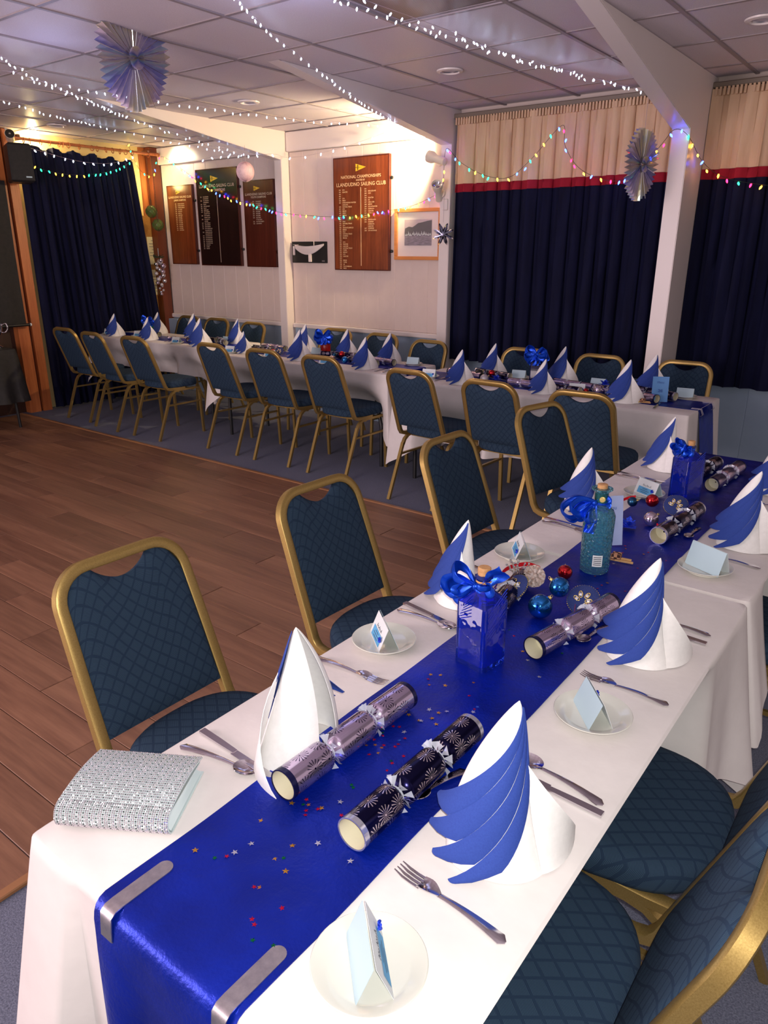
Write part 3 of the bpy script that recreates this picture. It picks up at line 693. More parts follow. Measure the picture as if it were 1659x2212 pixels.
# ================================================================== furniture
# ------------------------------------------------------------------ banquet chair (faces +y)
def make_chair():
    root = empty('banquet_chair')
    HW = .174; LEAN = math.radians(20.5); T = .46           # half width, recline, back length
    by, bz = -.185, .462
    def bp(x, s, d=0): return (x, by - math.sin(LEAN) * s + math.cos(LEAN) * d, bz + math.cos(LEAN) * s + math.sin(LEAN) * d)
    prof = [(-.014, -.010), (-.011, -.0125), (.011, -.0125), (.014, -.010), (.014, .010), (.011, .0125), (-.011, .0125), (-.014, .010)]
    side = []
    R = .085
    w_ = lambda s: HW + .010 * (1 - s / T)
    path = [(w_(0), .02, .440), (w_(0), -.10, .438), (w_(0), -.145, .441), (w_(0), -.172, .449), bp(w_(0), .012), bp(w_(.2), .2)]
    for k in range(9):
        a = k / 8 * PI / 2; path.append(bp(w_(T) - R + R * math.cos(a), T - R + R * math.sin(a)))
    path += [(-p[0], p[1], p[2]) for p in path[::-1]]
    MB().sweep(path, prof, (1, 0, 0)).build('back_frame', 'gold', root, angle=50)
    # upholstered back with a hand hole
    inner = lambda s: w_(s) - .012
    def topof(x):
        wi = inner(T); r = R - .012; a = abs(x); t = T - .011
        if a > wi - r: t -= r - math.sqrt(max(r * r - (a - wi + r) ** 2, 0))
        if a < .082: t -= .042 * math.cos(a / .082 * PI / 2) ** .75
        return t
    def fb(sgn):
        def f(u, v):
            x = (2 * u - 1) * (HW - .006); t = topof(x); s = .052 + (t - .052) * v
            x *= (w_(s) - .011) / (HW - .006)
            e = (1 - abs(2 * u - 1) ** 5) * (1 - abs(2 * v - 1) ** 7)
            return bp(x, s, sgn * (.006 + .014 * max(e, 0) ** .5))
        return f
    uvf = lambda u, v: ((2 * u - 1) * HW, T * v)
    q = MB().grid(fb(1), 28, 18, uvf); o = len(q.v); q2 = MB().grid(fb(-1), 28, 18, uvf)
    q.add(q2.v, [tuple(reversed(f)) for f in q2.f], q2.uv)
    nu, nv = 28, 18; bd = [i for i in range(nu)] + [nu + j * (nu + 1) for j in range(nv)] + [nv * (nu + 1) + nu - i for i in range(nu)] + [(nv - j) * (nu + 1) for j in range(nv)]
    q.f += [(bd[(i + 1) % len(bd)], bd[i], bd[i] + o, bd[(i + 1) % len(bd)] + o) for i in range(len(bd))]
    q.build('backrest', 'fabric', root, angle=60)
    # seat cushion
    def outline(k):
        pts = []
        for i in range(48):
            a = 2 * PI * i / 48; c, s = math.cos(a), math.sin(a); e = .62 if s > 0 else .78
            x = (abs(c) ** e) * (1 if c > 0 else -1) * (.212 if s > 0 else .205) ; y = (abs(s) ** e) * (1 if s > 0 else -1) * .205
            pts.append((x * k, .01 + y * k))
        return pts
    q = MB(); lay = [(.93, .447), (.99, .452), (1.0, .463), (1.0, .484), (.985, .497), (.94, .508), (.82, .5145), (.5, .5185), (.02, .52)]
    vs = []; uv = []
    for k, z in lay:
        for p in outline(k): vs.append((p[0], p[1], z)); uv.append((p[0], p[1] + (z - .5) * .8 if z < .5 else p[1]))
    fs = [tuple(range(48))[::-1], tuple(range(8 * 48, 9 * 48))] + [(r * 48 + i, r * 48 + (i + 1) % 48, (r + 1) * 48 + (i + 1) % 48, (r + 1) * 48 + i) for r in range(8) for i in range(48)]
    q.add(vs, fs, uv).build('seat', 'fabric', root, angle=70)
    lp = [(-.011, -.009), (.011, -.009), (.011, .009), (-.011, .009)]
    X = .186
    for s in (-1, 1):
        rail = [(s * X, .185, .375), (s * X, .180, .40), (s * X, .165, .418), (s * X, .14, .425), (s * X, -.06, .425), (s * X, -.10, .418), (s * X, -.135, .395), (s * X, -.155, .36)]
        MB().sweep(rail, lp, (1, 0, 0)).build('seat_rail', 'gold', root, angle=50)
    fl_ = MB().sweep([(0, 0, 0), (0, -.018, .38)], lp, (1, 0, 0)).mesh('leg', 'gold', angle=50)
    rl_ = MB().sweep([(0, 0, 0), (0, .150, .372)], lp, (1, 0, 0)).mesh('leg', 'gold', angle=50)
    for s in (-1, 1):
        put('leg', fl_, root, (s * X, .203, 0)); put('leg', rl_, root, (s * X, -.302, 0))
        MB().sweep([(s * X, .19, .30), (s * X, -.18, .30)], [(-.007, -.007), (.007, -.007), (.007, .007), (-.007, .007)], (1, 0, 0)).build('stretcher', 'gold', root, angle=50)
    MB().sweep([(-X, .12, .414), (X, .12, .414)], [(-.009, -.008), (.009, -.008), (.009, .008), (-.009, .008)], (0, 1, 0)).build('cross_rail', 'gold', root, angle=50)
    MB().sweep([(-X, -.05, .414), (X, -.05, .414)], [(-.009, -.008), (.009, -.008), (.009, .008), (-.009, .008)], (0, 1, 0)).build('cross_rail', 'gold', root, angle=50)
    return root
CH = Proto(make_chair())
lab = 'navy gold-framed banquet chair, '
G1 = 'banquet chairs along the dance floor side of the far tables'
for x, y, rz, t in ((-6.80, 4.20, .03, 'leftmost in the front row, beside the left navy curtain'), (-6.22, 4.14, -.03, 'second from the left in the front row'),
                    (-5.62, 4.15, .02, 'third from left in the front row, before the first gap'), (-4.71, 4.25, -.02, 'fourth from left in the front row'),
                    (-4.14, 4.25, .03, 'fifth from left in the front row'), (-3.54, 4.24, 0, 'sixth from left, by the hanging cloth corner'),
                    (-2.65, 4.10, -.06, 'seventh from left, first one at the third far table'), (-2.06, 4.05, -.03, 'eighth from left, in front of the far blue bottle'),
                    (-1.515, 4.05, .02, 'rightmost of the front row, nearest the close table')):
    CH.at((x, y, 0), rz, lab + t, 'chair', G1)
G2 = 'banquet chairs between the far tables and the wall'
for x, y, rz, t in ((-6.94, 5.14, .0, 'leftmost of the chairs against the wall'), (-6.44, 5.14, .05, 'second from the left against the wall'),
                    (-5.80, 5.05, -.03, 'third against the wall, nearest the first column'), (-4.68, 5.10, .05, 'against the wall behind the red bottle'),
                    (-4.09, 5.02, 0, 'against the wall under the large honours board'), (-3.47, 4.84, -.04, 'against the wall under the framed picture'),
                    (-2.58, 4.86, .03, 'under the long curtain behind the far blue bottle'), (-1.985, 4.86, 0, 'under the long curtain beside the right column'),
                    (-1.40, 4.90, .02, 'beside the upright blue menu card at the far right table end')):
    CH.at((x, y, 0), PI + rz, lab + t, 'chair', G2)
G3 = 'banquet chairs on the dance floor side of the near table'
for x, y, rz, t in ((-1.19, .93, 0, 'nearest the camera on the left, behind the sparkly bag'), (-1.19, 1.645, -.03, 'second nearest on the left of the close table'),
                    (-1.20, 2.43, -.03, 'third along the left side of the near table'), (-1.20, 3.19, -.22, 'farthest along the left side of the near table')):
    CH.at((x, y, 0), -PI / 2 + rz, lab + t, 'chair', G3)
G4 = 'banquet chairs on the right side of the near table'
for x, y, rz, t in ((-.385, .885, 0, 'at the bottom right corner of the photo'), (-.345, 1.345, .0, 'right of the close table, its whole seat in view'),
                    (-.355, 2.37, .0, 'right of the near table beyond the hanging cloth corner')):
    CH.at((x, y, 0), PI / 2 + rz, lab + t, 'chair', G4)

# ------------------------------------------------------------------ trestle tables
ZT = .738
def table(x0, x1, y0, y1, label, along='x'):
    r = empty('trestle_table', ((x0 + x1) / 2, (y0 + y1) / 2, 0), 0, label, 'table', 'trestle tables under white cloths')
    w_, d = x1 - x0, y1 - y0
    MB().bevbox((0, 0, ZT - .018), (w_ - .02, d - .02, .03), .004).build('tabletop', 'dark_wood', r, smooth=False)
    for s in (-1, 1):
        for t in (-1, 1):
            if along == 'x': P = [(s * (w_ / 2 - .22), t * (d / 2 - .10), ZT - .035), (s * (w_ / 2 - .12), t * (d / 2 - .09), .32), (s * (w_ / 2 - .12), t * (d / 2 - .09), 0)]
            else: P = [(s * (w_ / 2 - .10), t * (d / 2 - .22), ZT - .035), (s * (w_ / 2 - .09), t * (d / 2 - .12), .32), (s * (w_ / 2 - .09), t * (d / 2 - .12), 0)]
            MB().tube([P[0], Vector(P[0]).lerp(P[1], .93), P[1], Vector(P[1]).lerp(P[2], .1), P[2]], .014, 8).build('leg', 'black', r)
    return r
def cloth(x0, x1, y0, y1, drop, seed, label, shut=(), lift=0., corner=.42, nop=0, cw=1.0, tuck=(), flat=(), group='white tablecloths on the trestle tables'):
    """shut: sides ('x-','x+','y-','y+') butting on a neighbouring table, where the cloth hangs straight"""
    hw, hd = (x1 - x0) / 2, (y1 - y0) / 2; rnd = random.Random(seed); ph = [rnd.uniform(0, 6.28) for _ in range(5)]
    r = empty('tablecloth', ((x0 + x1) / 2, (y0 + y1) / 2, ZT), 0, label, 'tablecloth', group)
    rc = .012; base = rrect(hw, hd, rc, 3); pts = []; step = .016
    n0 = len(base)
    for i in range(n0):
        a, b = Vector(base[i]), Vector(base[(i + 1) % n0]); L = (b - a).length; k = max(1, round(L / step))
        for q in range(k): pts.append(a.lerp(b, q / k))
    arc = [0]
    for i in range(len(pts)): arc.append(arc[-1] + (pts[(i + 1) % len(pts)] - pts[i]).length)
    rings = [0, .006, .02, .05, .09, .14, .2, .3, .42, .55, .7, .85, 1.0]
    vs = []; m_ = len(pts)
    for t in rings:
        for i, p in enumerate(pts):
            dx, dy = hw - abs(p.x), hd - abs(p.y); sx, sy = (1 if p.x > 0 else -1), (1 if p.y > 0 else -1)
            onx, ony = dx < rc + 1e-6, dy < rc + 1e-6
            dc = max(dx, 0) if ony and not onx else (max(dy, 0) if onx and not ony else 0)
            wx = 1. if onx else 0.; wy = 1. if ony else 0.
            cwt = max(0., 1 - dc / (drop * .9)) ** 1.7
            shx = ('x+' if sx > 0 else 'x-') in shut; shy = ('y+' if sy > 0 else 'y-') in shut
            ln = drop * (1 + corner * cwt + .03 * math.sin(arc[i] * 5 + ph[0]))
            nx, ny = (sx * wx, sy * wy)
            # round corner: blend both normals close to the corner so the fold sticks out
            if ony and not onx: nx = sx * max(0, 1 - dx / .14) ** 2
            if onx and not ony: ny = sy * max(0, 1 - dy / .14) ** 2
            mg = math.hypot(nx, ny) or 1
            out = .008 + .022 * t + (.10 * cw * cwt * t) + t * (.012 * math.sin(arc[i] * 21 + ph[1]) + .007 * math.sin(arc[i] * 43 + ph[2])) * (.4 + .6 * t)
            wy_, wx_ = p.y + (y0 + y1) / 2, p.x + (x0 + x1) / 2
            for sd, ta, tb, am in tuck:
                if (sd == 'x+' and onx and sx > 0) or (sd == 'x-' and onx and sx < 0) or (sd == 'y-' and ony and sy < 0) or (sd == 'y+' and ony and sy > 0):
                    if sd[0] == 'y': wy_, t_ = wx_, max(0., t - .34) * 1.2
                    else: t_ = t
                    kk = max(0., min(1., (wy_ - ta) / .14)) * max(0., min(1., (tb - wy_) / .14)); kk = kk * kk * (3 - 2 * kk)
                    out = out * (1 - kk * min(1., t_ * 4)) - am * kk * min(1., t_ * 2.2)
                    if sd[0] == 'y': wy_ = p.y + (y0 + y1) / 2
            if ony and ('y+' if sy > 0 else 'y-') in flat and dx > .12: out = .006 + .012 * t
            if t < .03: out = .002 + t * .3
            ox, oy = nx / mg * out, ny / mg * out
            if shx and wx: ox = -sx * .004; 
            if shy and wy: oy = -sy * .004
            if shx: ox = min(ox, .002) if sx > 0 else max(ox, -.002)
            if shy: oy = min(oy, .002) if sy > 0 else max(oy, -.002)
            z = -ln * t + .002 + lift
            if t == 0: z = .0035 + lift
            elif t < .03: z = .0035 - t * .2 + lift
            vs.append((p.x + ox, p.y + oy, z))
    fs = [tuple(range(m_))]
    for k in range(len(rings) - 1):
        for i in range(m_): j = (i + 1) % m_; fs.append((k * m_ + j, k * m_ + i, (k + 1) * m_ + i, (k + 1) * m_ + j))
    MB().add(vs, fs).thick(.0012).build('cloth', 'cloth', r, angle=80)
    if nop: 
        cr = MB()                      # pressed fold lines of the laundered cloth
    return r
NX0, NX1 = -.985, -.285
table(NX0, NX1, .40, 1.925, 'trestle table nearest the camera under the long white cloth', 'y'); table(NX0, NX1, 1.945, 3.43, 'trestle table forming the far half of the near row', 'y')
cloth(NX0, NX1, .395, 1.93, .37, 3, 'white cloth on the nearest table, under the sparkly bag', ('y+',), corner=.5, flat=('y-',), tuck=(('x+', .30, 1.60, .29), ('x-', .62, 1.95, .12)))
cloth(NX0, NX1, 1.942, 3.44, .28, 4, 'white cloth on the far half of the near row of tables', ('y-',), corner=.5, tuck=(('x+', 2.08, 2.66, .28), ('x-', 2.15, 3.5, .10)))
TT = [(-7.43, -5.47, 4.52, 5.16), (-5.25, -3.27, 4.34, 4.98), (-3.12, -1.09, 4.24, 4.90)]
nm3 = ['left', 'middle', 'right']
for i, (a, b, c, d) in enumerate(TT):
    table(a, b, c, d, 'trestle table at the %s of the far row by the wall' % nm3[i])
    cloth(a, b, c, d, .30 if i != 2 else .44, 10 + i, 'white cloth on the %s table of the far row' % nm3[i], (), corner=.75 if i < 2 else .45, cw=.5,
          tuck=[('y-', x - .30, x + .30, .10) for x in (-6.8, -6.22, -5.62, -4.71, -4.14, -3.54, -2.65, -2.06, -1.515) if a - .1 < x < b + .1] + [('y+', x - .31, x + .31, .30) for x in (-6.94, -6.44, -5.80, -4.68, -4.09, -3.47, -2.58, -1.985, -1.40) if a - .1 < x < b + .1])

# ------------------------------------------------------------------ blue satin runners
def runner(path, wid, label, cross, thick=.0014, wave=.0, mtl='satin', edge=None):
    """path: list of points of the centre line; cross: unit vector across"""
    r = empty('table_runner', path[0], 0, label, 'table runner', None); P = [Vector(p) - Vector(path[0]) for p in path]
    n = len(P) - 1; cr = Vector(cross)
    L = [0]
    for i in range(n): L.append(L[-1] + (P[i + 1] - P[i]).length)
    def fn(u, v):
        i = min(int(v * n), n - 1) if v < 1 else n - 1; t = v * n - i
        c = P[i].lerp(P[i + 1], t); wd = wid
        w2 = (u - .5)
        off = Vector((0, 0, 0))
        if edge: wd, off = edge(u, v, c)
        return c + cr * wd * w2 + off
    MB().grid(fn, 24, n).thick(-thick).build('satin', mtl, r, angle=80)
    return r
zr = ZT + .0055
xc = -.652
path = [(xc, .366, zr - .34), (xc, .367, zr - .28), (xc, .368, zr - .22), (xc, .370, zr - .17), (xc, .372, zr - .12), (xc, .374, zr - .08), (xc, .376, zr - .05), (xc, .377, zr - .03), (xc, .379, zr - .018), (xc, .383, zr - .008), (xc, .389, zr - .002), (xc, .398, zr + .0005)] + [(xc, .41 + i * (3.43 - .41) / 110, zr + .0005) for i in range(111)] + [(xc, 3.444, zr - .002), (xc, 3.458, zr - .01), (xc, 3.475, zr - .1), (xc, 3.48, zr - .2)]
def e1(u, v, c):
    wd = .287
    z = c.z - (zr - .0) + (zr - path[0][2]) ; up_ = c.z + path[0][2] - zr
    off = Vector((0, 0, 0))
    if up_ < -.03:
        t = min(1, (-up_ - .03) / .25)
        wd *= 1 - .16 * t
        off = Vector((.022 * t, -.012 * t - .014 * t * math.sin(u * PI * 3.3 + .4), .03 * t * math.sin(u * 5 + 1)))
    elif up_ > -.001:
        yy = c.y
        off = Vector((.0025 * math.sin(yy * 3.1) + .0015 * math.sin(yy * 9.0), 0, .0009 * math.sin(yy * 23 + u * 6) + .0009))
    return wd, off
runner(path, .287, 'long royal blue satin runner down the middle of the near tables', (1, 0, 0), edge=e1)
for i, (a, b, c, d) in enumerate(TT):
    ym = [4.80, 4.70, 4.56][i]; w_ = .27
    P = [(a - .03, ym, zr - .2), (a - .022, ym, zr - .06), (a - .012, ym, zr - .006), (a + .004, ym, zr)] + [(a + (b - a) * k / 12, ym, zr) for k in range(1, 12)] + [(b - .004, ym, zr), (b + .012, ym, zr - .006), (b + .024, ym, zr - .07), (b + .05, ym, zr - .25)] + ([(b + .07, ym, zr - .40)] if i == 2 else [])
    if i == 2: w_ = .29
    runner(P, w_, 'blue satin runner on the %s table of the far row' % nm3[i], (0, 1, 0) if i < 2 else (0, 1, 0))

# stainless tablecloth clips
def clip(loc, rz, label, wire=False):
    r = empty('tablecloth_clip', loc, rz, label, 'tablecloth clip')
    if not wire:
        pa = [(0, .078, .0015), (0, .05, .0022), (0, .0, .003), (0, -.012, .002), (0, -.0195, -.004), (0, -.0215, -.02), (0, -.0235, -.042), (0, -.016, -.048)]
        MB().sweep(pa, [(-.0125, -.0008), (.0125, -.0008), (.0125, .0008), (-.0125, .0008)], (1, 0, 0)).build('spring_strip', 'steel_dull', r, angle=60)
        MB().lathe([(.0125, 0), (.0125, .0016)], 20, (0, .078, .0008)).build('rounded_tip', 'steel_dull', r)
    else:
        pa = [(-.01, .05, .002), (-.01, -.004, .002), (-.01, -.018, -.03), (-.01, .01, -.05), (.01, .01, -.05), (.01, -.018, -.03), (.01, -.004, .002), (.01, .05, .002)]
        MB().tube(pa, .0018, 6).build('spring_wire', 'steel_dull', r)
clip((-.762, .396, zr + .002), 0, 'flat steel tablecloth clip on the left corner of the near blue runner')
clip((-.530, .396, zr + .002), 0, 'flat steel tablecloth clip on the right corner of the near blue runner')
clip((-1.078, 4.44, zr + .002), PI / 2, 'wire tablecloth clip on the near edge of the far right runner', True)
clip((-1.078, 4.68, zr + .002), PI / 2, 'wire tablecloth clip on the far edge of the far right runner', True)

# ================================================================== table settings
ZS = ZT + .0048          # top of the white cloth
ZRn = zr + .0022         # top of the satin runner
# ------------------------------------------------------------------ napkins: blue and white pair folded to a standing sail
def make_napkin(h=.235):
    r = empty('folded_napkin'); R0 = .064; CX, PKX = .0, .026        # peak leans to the right of the base centre
    def Rz(z, phi):
        k = max(0., 1 - (z / h) ** 1.35) ** .80
        return R0 * k * (1 + .28 * max(0, math.cos(phi - 1.45)) * (1 - z / h) ** 1.5)
    def surf(phi, z, off=0.):
        rr = Rz(z, phi) + off; q = (z / h); bx = PKX * q ** 1.3 - .010 * math.sin(PI * q)
        return Vector((bx + rr * math.sin(phi), .018 * q - rr * .86 * math.cos(phi), z))
    # the white napkin: a convex cone that stays open behind
    MB().grid(lambda u, v: surf(-2.75 + 5.5 * u, h * (1 - (1 - v) ** 1.25) * .998), 44, 18).thick(.0012).build('white_body', 'napkin', r, angle=80)
    # blue folds: fan of overlapping strips from the peak, swinging down to the left
    nF = 4
    phe = [-1.95, -1.55, -1.15, -.72, -.20]; ze = [.074, .050, .026, .004, .002]; pws = [.95, 1.2, 1.45, 1.7, 1.95]
    def C(k, t):
        k0 = min(int(k), nF - 1); f = k - k0
        pe = phe[k0] * (1 - f) + phe[k0 + 1] * f; zz = ze[k0] * (1 - f) + ze[k0 + 1] * f; pw = pws[k0] * (1 - f) + pws[k0 + 1] * f
        phs = .95 + .06 * k
        phi = phs + (pe - phs) * t ** pw; z = h - (h - zz) * t ** .92 - .002
        return phi, z
    for k in range(nF):
        def fold(u, v, k=k):
            t = .02 + .98 * v; kk = k + u * 1.0
            if v > .86: kk = k + u * (1 - .75 * (v - .86) / .14) * 1.0                     # pointed tip
            phi, z = C(kk, t); e = .020 * t ** 5
            p = surf(phi, max(z, .0), .0024 + .0030 * k * min(1, t * 2) * .6 + .0028 * math.sin(PI * u) * t)
            p += Vector((math.sin(phi), -.86 * math.cos(phi), 0)) * e; p.z = max(p.z, .0022); return p
        MB().grid(fold, 5, 22).thick(.0009).build('blue_fold', 'napkin_blue', r, angle=60)
    # loose white corner trailing to the right
    S0 = surf(.95, 0, .001)
    def tail(u, v):
        g_ = 1.5 * u; x = S0.x + .058 * math.sin(g_) * 1.0; y = S0.y + .050 * (1 - math.cos(g_)) * 1.4 + .03 * u
        top = h * .66 * (1 - u) ** 1.15; z = top * v; k = z / h
        lean = surf(.95, z, .001) - S0
        return Vector((x + lean.x * (1 - u) * .9, y + lean.y * (1 - u) * .9, .002 + z))
    MB().grid(tail, 10, 12).thick(.001).build('white_tail', 'napkin', r, angle=80)
    return r
NA = Proto(make_napkin()); 
CAM0 = Vector((0, 0, 1.6))
def facing(p): return math.atan2(p[1], p[0]) - PI / 2      # turn local -y towards the camera
def nap(pr, p, d, label, s=1.0, g=None, lean=0.):
    o = pr.at((p[0], p[1], ZS), facing(p) + d, label, 'napkin', g); o.scale = (s, s, s); return o
GN = 'blue and white sail-folded napkins on the near table'; bn = 'standing sail-folded blue and white napkin '
nap(NA, (-.400, .800), .10, bn + 'beside the nearest fork, blue folds facing the camera', 1.08, GN)
nap(NA, (-.800, .810), -2.3, bn + 'behind the sparkly bag, mostly white side showing', 1.12, GN)
nap(NA, (-.425, 1.500), .05, bn + 'on the right behind the silver cracker', 1.0, GN)
nap(NA, (-.905, 1.500), -1.0, bn + 'on the left edge behind the square blue bottle', .95, GN)
nap(NA, (-.400, 2.350), -.1, bn + 'on the right beside the open silver-ended cracker', 1.02, GN)
nap(NA, (-.935, 2.390), .25, bn + 'behind the round teal bottle', .92, GN)
nap(NA, (-.870, 3.080), -.8, bn + 'just left of the slim far blue bottle', .95, GN)
nap(NA, (-.430, 3.000), .2, bn + 'cut by the right edge of the photo', .98, GN)
GF = 'blue and white sail-folded napkins on the far tables'
for p, s, t, d in (((-7.13, 4.62), .98, 'leftmost on the far row', .0), ((-6.52, 4.60), .95, 'second from left on the far row', .1),
                   ((-5.72, 4.60), 1.1, 'at the right end of the left far table', .0), ((-6.95, 5.04), .98, 'at the back, left of the green bottle', .1),
                   ((-6.33, 5.02), 1.05, 'at the back, right of the green bottle', .0), ((-5.62, 4.98), 1.0, 'at the back end of the left far table', -.5),
                   ((-5.02, 4.52), .80, 'front left of the middle far table', .2), ((-4.33, 4.50), 1.05, 'in front of the red bottle', .0),
                   ((-4.62, 4.88), 1.05, 'left of the red bottle', .0), ((-3.60, 4.46), 1.02, 'front right of the middle far table', .0),
                   ((-4.13, 4.88), 1.0, 'back edge just right of the red bottle', .1), ((-3.66, 4.86), 1.0, 'back edge under the framed picture', .1),
                   ((-2.66, 4.34), .98, 'front left of the right far table', .0), ((-2.66, 4.80), .98, 'back edge left of the far blue bottle', -.1),
                   ((-2.05, 4.36), .92, 'front edge directly before the far blue bottle', .0), ((-2.13, 4.82), 1.05, 'back edge behind the far blue bottle', -.1),
                   ((-1.53, 4.40), 1.08, 'front edge beside the far silver cracker', -.1), ((-1.50, 4.80), 1.05, 'back edge against the white column', .1)):
    nap(NA, p, d, bn + t, s, GF)

# ------------------------------------------------------------------ plates and place cards
pl = empty('side_plate')
MB().lathe([(.0005, .004), (.045, .004), (.046, 0), (.050, 0), (.052, .005), (.068, .013), (.0735, .0155), (.0748, .0168), (.0735, .0180), (.0675, .0165), (.055, .0105), (.050, .0085), (.0005, .0080)], 56, capb=False, capt=False).build('plate', 'china', pl)
PL = Proto(pl)
def make_card(text, ornament=True):
    r = empty('place_card'); H, Wd = .054, .100
    def leaf(s): return lambda u, v: (Wd * (u - .5), s * (.0015 + .022 * (1 - v)), H * v)
    fl2 = MB().grid(leaf(-1), 1, 4).thick(.0006).build('front_leaf', 'card_white', r, smooth=False)
    MB().grid(leaf(1), 1, 4).thick(.0006).build('back_leaf', 'card', r, smooth=False)
    def pt(x, z, e=.0008): y = -(.0015 + .022 * (1 - z / H)) - e; return (x, y, z)
    MB().add([pt(-.037, .004), pt(.034, .004), pt(.034, .027), pt(-.037, .027)], [(0, 1, 2, 3)]).build('blue_panel', 'card_blue', fl2, smooth=False)
    ln = MB()
    for k in range(3):
        z = .009 + .006 * k; wl_ = (.020, .026, .016)[k]; ln.add([pt(-wl_, z, .0013), pt(wl_ - .006, z, .0013), pt(wl_ - .006, z + .0014, .0013), pt(-wl_, z + .0014, .0013)], [(0, 1, 2, 3)])
    x = -.02
    for k in range(7): ln.tube([pt(x + k * .006, .031 + .001 * (k % 2), .001), pt(x + k * .006 + .002, .038 - .002 * (k % 3), .001), pt(x + k * .006 + .005, .031, .001)], .0004, 4)
    ln.build('lettering', 'ink', fl2, smooth=False)
    if ornament:
        q = MB(); rnd = random.Random(3)
        for k in range(16):
            a = rnd.uniform(0, 6.28); c = Vector(pt(.036, .024, .004)); d = Vector((math.cos(a), -.5 * rnd.random(), math.sin(a)))
            q.tube([c, c + d * .006], .0022, 5)
        q.build('blue_ornament', 'blue_glitter', r)
    return r
PC = Proto(make_card('x'))
GP = 'white side plates on the near table'
for p, t in (((-.424, .531), 'white round side plate nearest the camera'), ((-.409, 1.213), 'white side plate on the right between the two large napkins'), ((-.905, 1.194), 'white side plate on the left in front of the square blue bottle'),
             ((-.430, 2.082), 'white side plate at the right before the open cracker'), ((-.899, 1.853), 'white side plate on the left behind the pine cone cluster'), ((-.800, 2.66), 'white side plate partly hidden behind the red and silver baubles')):
    PL.at((p[0], p[1], ZS), 0, t, 'plate', GP)
GC = 'folded place cards on the near plates'
for p, rz, t in (((-.424, .531), 2.38, 'tent place card edge-on on the nearest plate'), ((-.409, 1.213), 2.27, 'pale blue back of a tent card on the right middle plate'),
                 ((-.905, 1.194), -.70, 'place card with blue panel on the left plate before the square blue bottle'), ((-.425, 2.082), 2.70, 'large pale blue tent card on the right plate before the open cracker'),
                 ((-.893, 1.853), -.98, 'place card with blue ornament on the left plate behind the pine cone'), ((-.785, 2.66), -.5, 'place card leaning behind the matt blue bauble')):
    o = PC.at((p[0], p[1], ZS + .0085), facing(p) * 0 + rz + .0, t, 'place card', GC)
    o.scale = (1.15, 1, 1.25) if 'large' in t else (1, 1, 1)
GPF = 'side plates on the far tables'; GCF = 'place cards on the far tables'
for i, (p, t) in enumerate((((-7.28, 4.66), 'at the far left end'), ((-6.84, 4.72), 'between the two leftmost napkins'), ((-6.05, 4.60), 'before the third front chair'), ((-5.35 + .0 + .25, 4.45), 'at the left end of the middle table'),
                 ((-4.62, 4.47), 'behind the fifth front chair'), ((-3.98, 4.46), 'behind the sixth front chair'), ((-2.95, 4.42), 'at the left end of the right table'), ((-1.93 + .07, 4.50), 'behind the ninth front chair'),
                 ((-5.70 + .0, 4.86 + .08), 'at the back end of the left table'), ((-4.42, 4.84), 'at the back beside the red bottle'), ((-3.42 + .02, 4.86), 'at the back end of the middle table'), ((-2.42, 4.78), 'at the back before the blue bottle bow'), ((-1.83, 4.78), 'at the back behind the black bauble'), ((-1.26, 4.76), 'at the far right end behind the menu card'))):
    PL.at((p[0], p[1], ZS), 0, 'small white side plate ' + t, 'plate', GPF)
    back = i >= 8
    PC.at((p[0], p[1], ZS + .0085), (PI if back else 0) + random.uniform(-.15, .15) + (.25 if not back else .1), ('pale back of a place card ' if back else 'place card with a blue panel ') + t, 'place card', GCF)

# ------------------------------------------------------------------ cutlery (length along +y, handle end at y=0)
def handle_prof(L, w0, w1, n=14):
    return n
def make_handle(L, wb, wn, zc=.004, drop=.003, th=.0022, round_=True):
    """flat tapering handle from y=0 (broad) to y=L (neck)"""
    q = MB(); n = 16
    def fn(u, v):
        wd = wb + (wn - wb) * min(1, v * 1.15) ** .8
        if v < .08 and round_: wd *= math.sqrt(max(1 - ((.08 - v) / .08) ** 2, .02))
        x = wd * (2 * u - 1); z = .0018 + zc * math.sin(PI * v) + .0008 * (1 - (2 * u - 1) ** 2)
        return (x, L * v, z)
    q.grid(fn, 6, n).thick(-th + .0002); return q
def fork():
    r = empty('fork'); L = .112
    make_handle(L, .0095, .0035).build('handle', 'steel', r)
    q = MB()
    def hd(u, v):
        w_ = .0035 + (.0118 - .0035) * math.sin(min(v * 1.5, 1) * PI / 2); x = w_ * (2 * u - 1)
        return (x, L - .002 + .034 * v, .0022 + .003 * math.sin(PI * v) * 1 - .003 * (1 - (2 * u - 1) ** 2) * v + .002)
    q.grid(hd, 8, 8).thick(-.0014).build('head', 'steel', r)
    t = MB()
    for k in range(4):
        x = -.0098 + k * .00653
        t.sweep([(x, L + .028, .0030), (x, L + .045, .0015), (x, L + .06, .0018), (x * .97, L + .075, .0055)], [(-.0019, -.0008), (.0019, -.0008), (.0019, .0008), (-.0019, .0008)], (1, 0, 0), scale=[1.1, 1, .95, .45])
    t.build('tines', 'steel', r); return r
def spoon(L=.125, bw=.019, bl=.050):
    r = empty('spoon'); make_handle(L, .0095, .0032).build('handle', 'steel', r)
    def bowl(u, v):
        a = 2 * PI * u; rr = v; x = bw * rr * math.cos(a); y = L + bl / 2 - .004 + bl / 2 * rr * math.sin(a)
        return (x, y, .0075 - .0065 * (1 - rr * rr))
    MB().grid(bowl, 28, 8, closeu=True).thick(-.0012).build('bowl', 'steel', r); return r
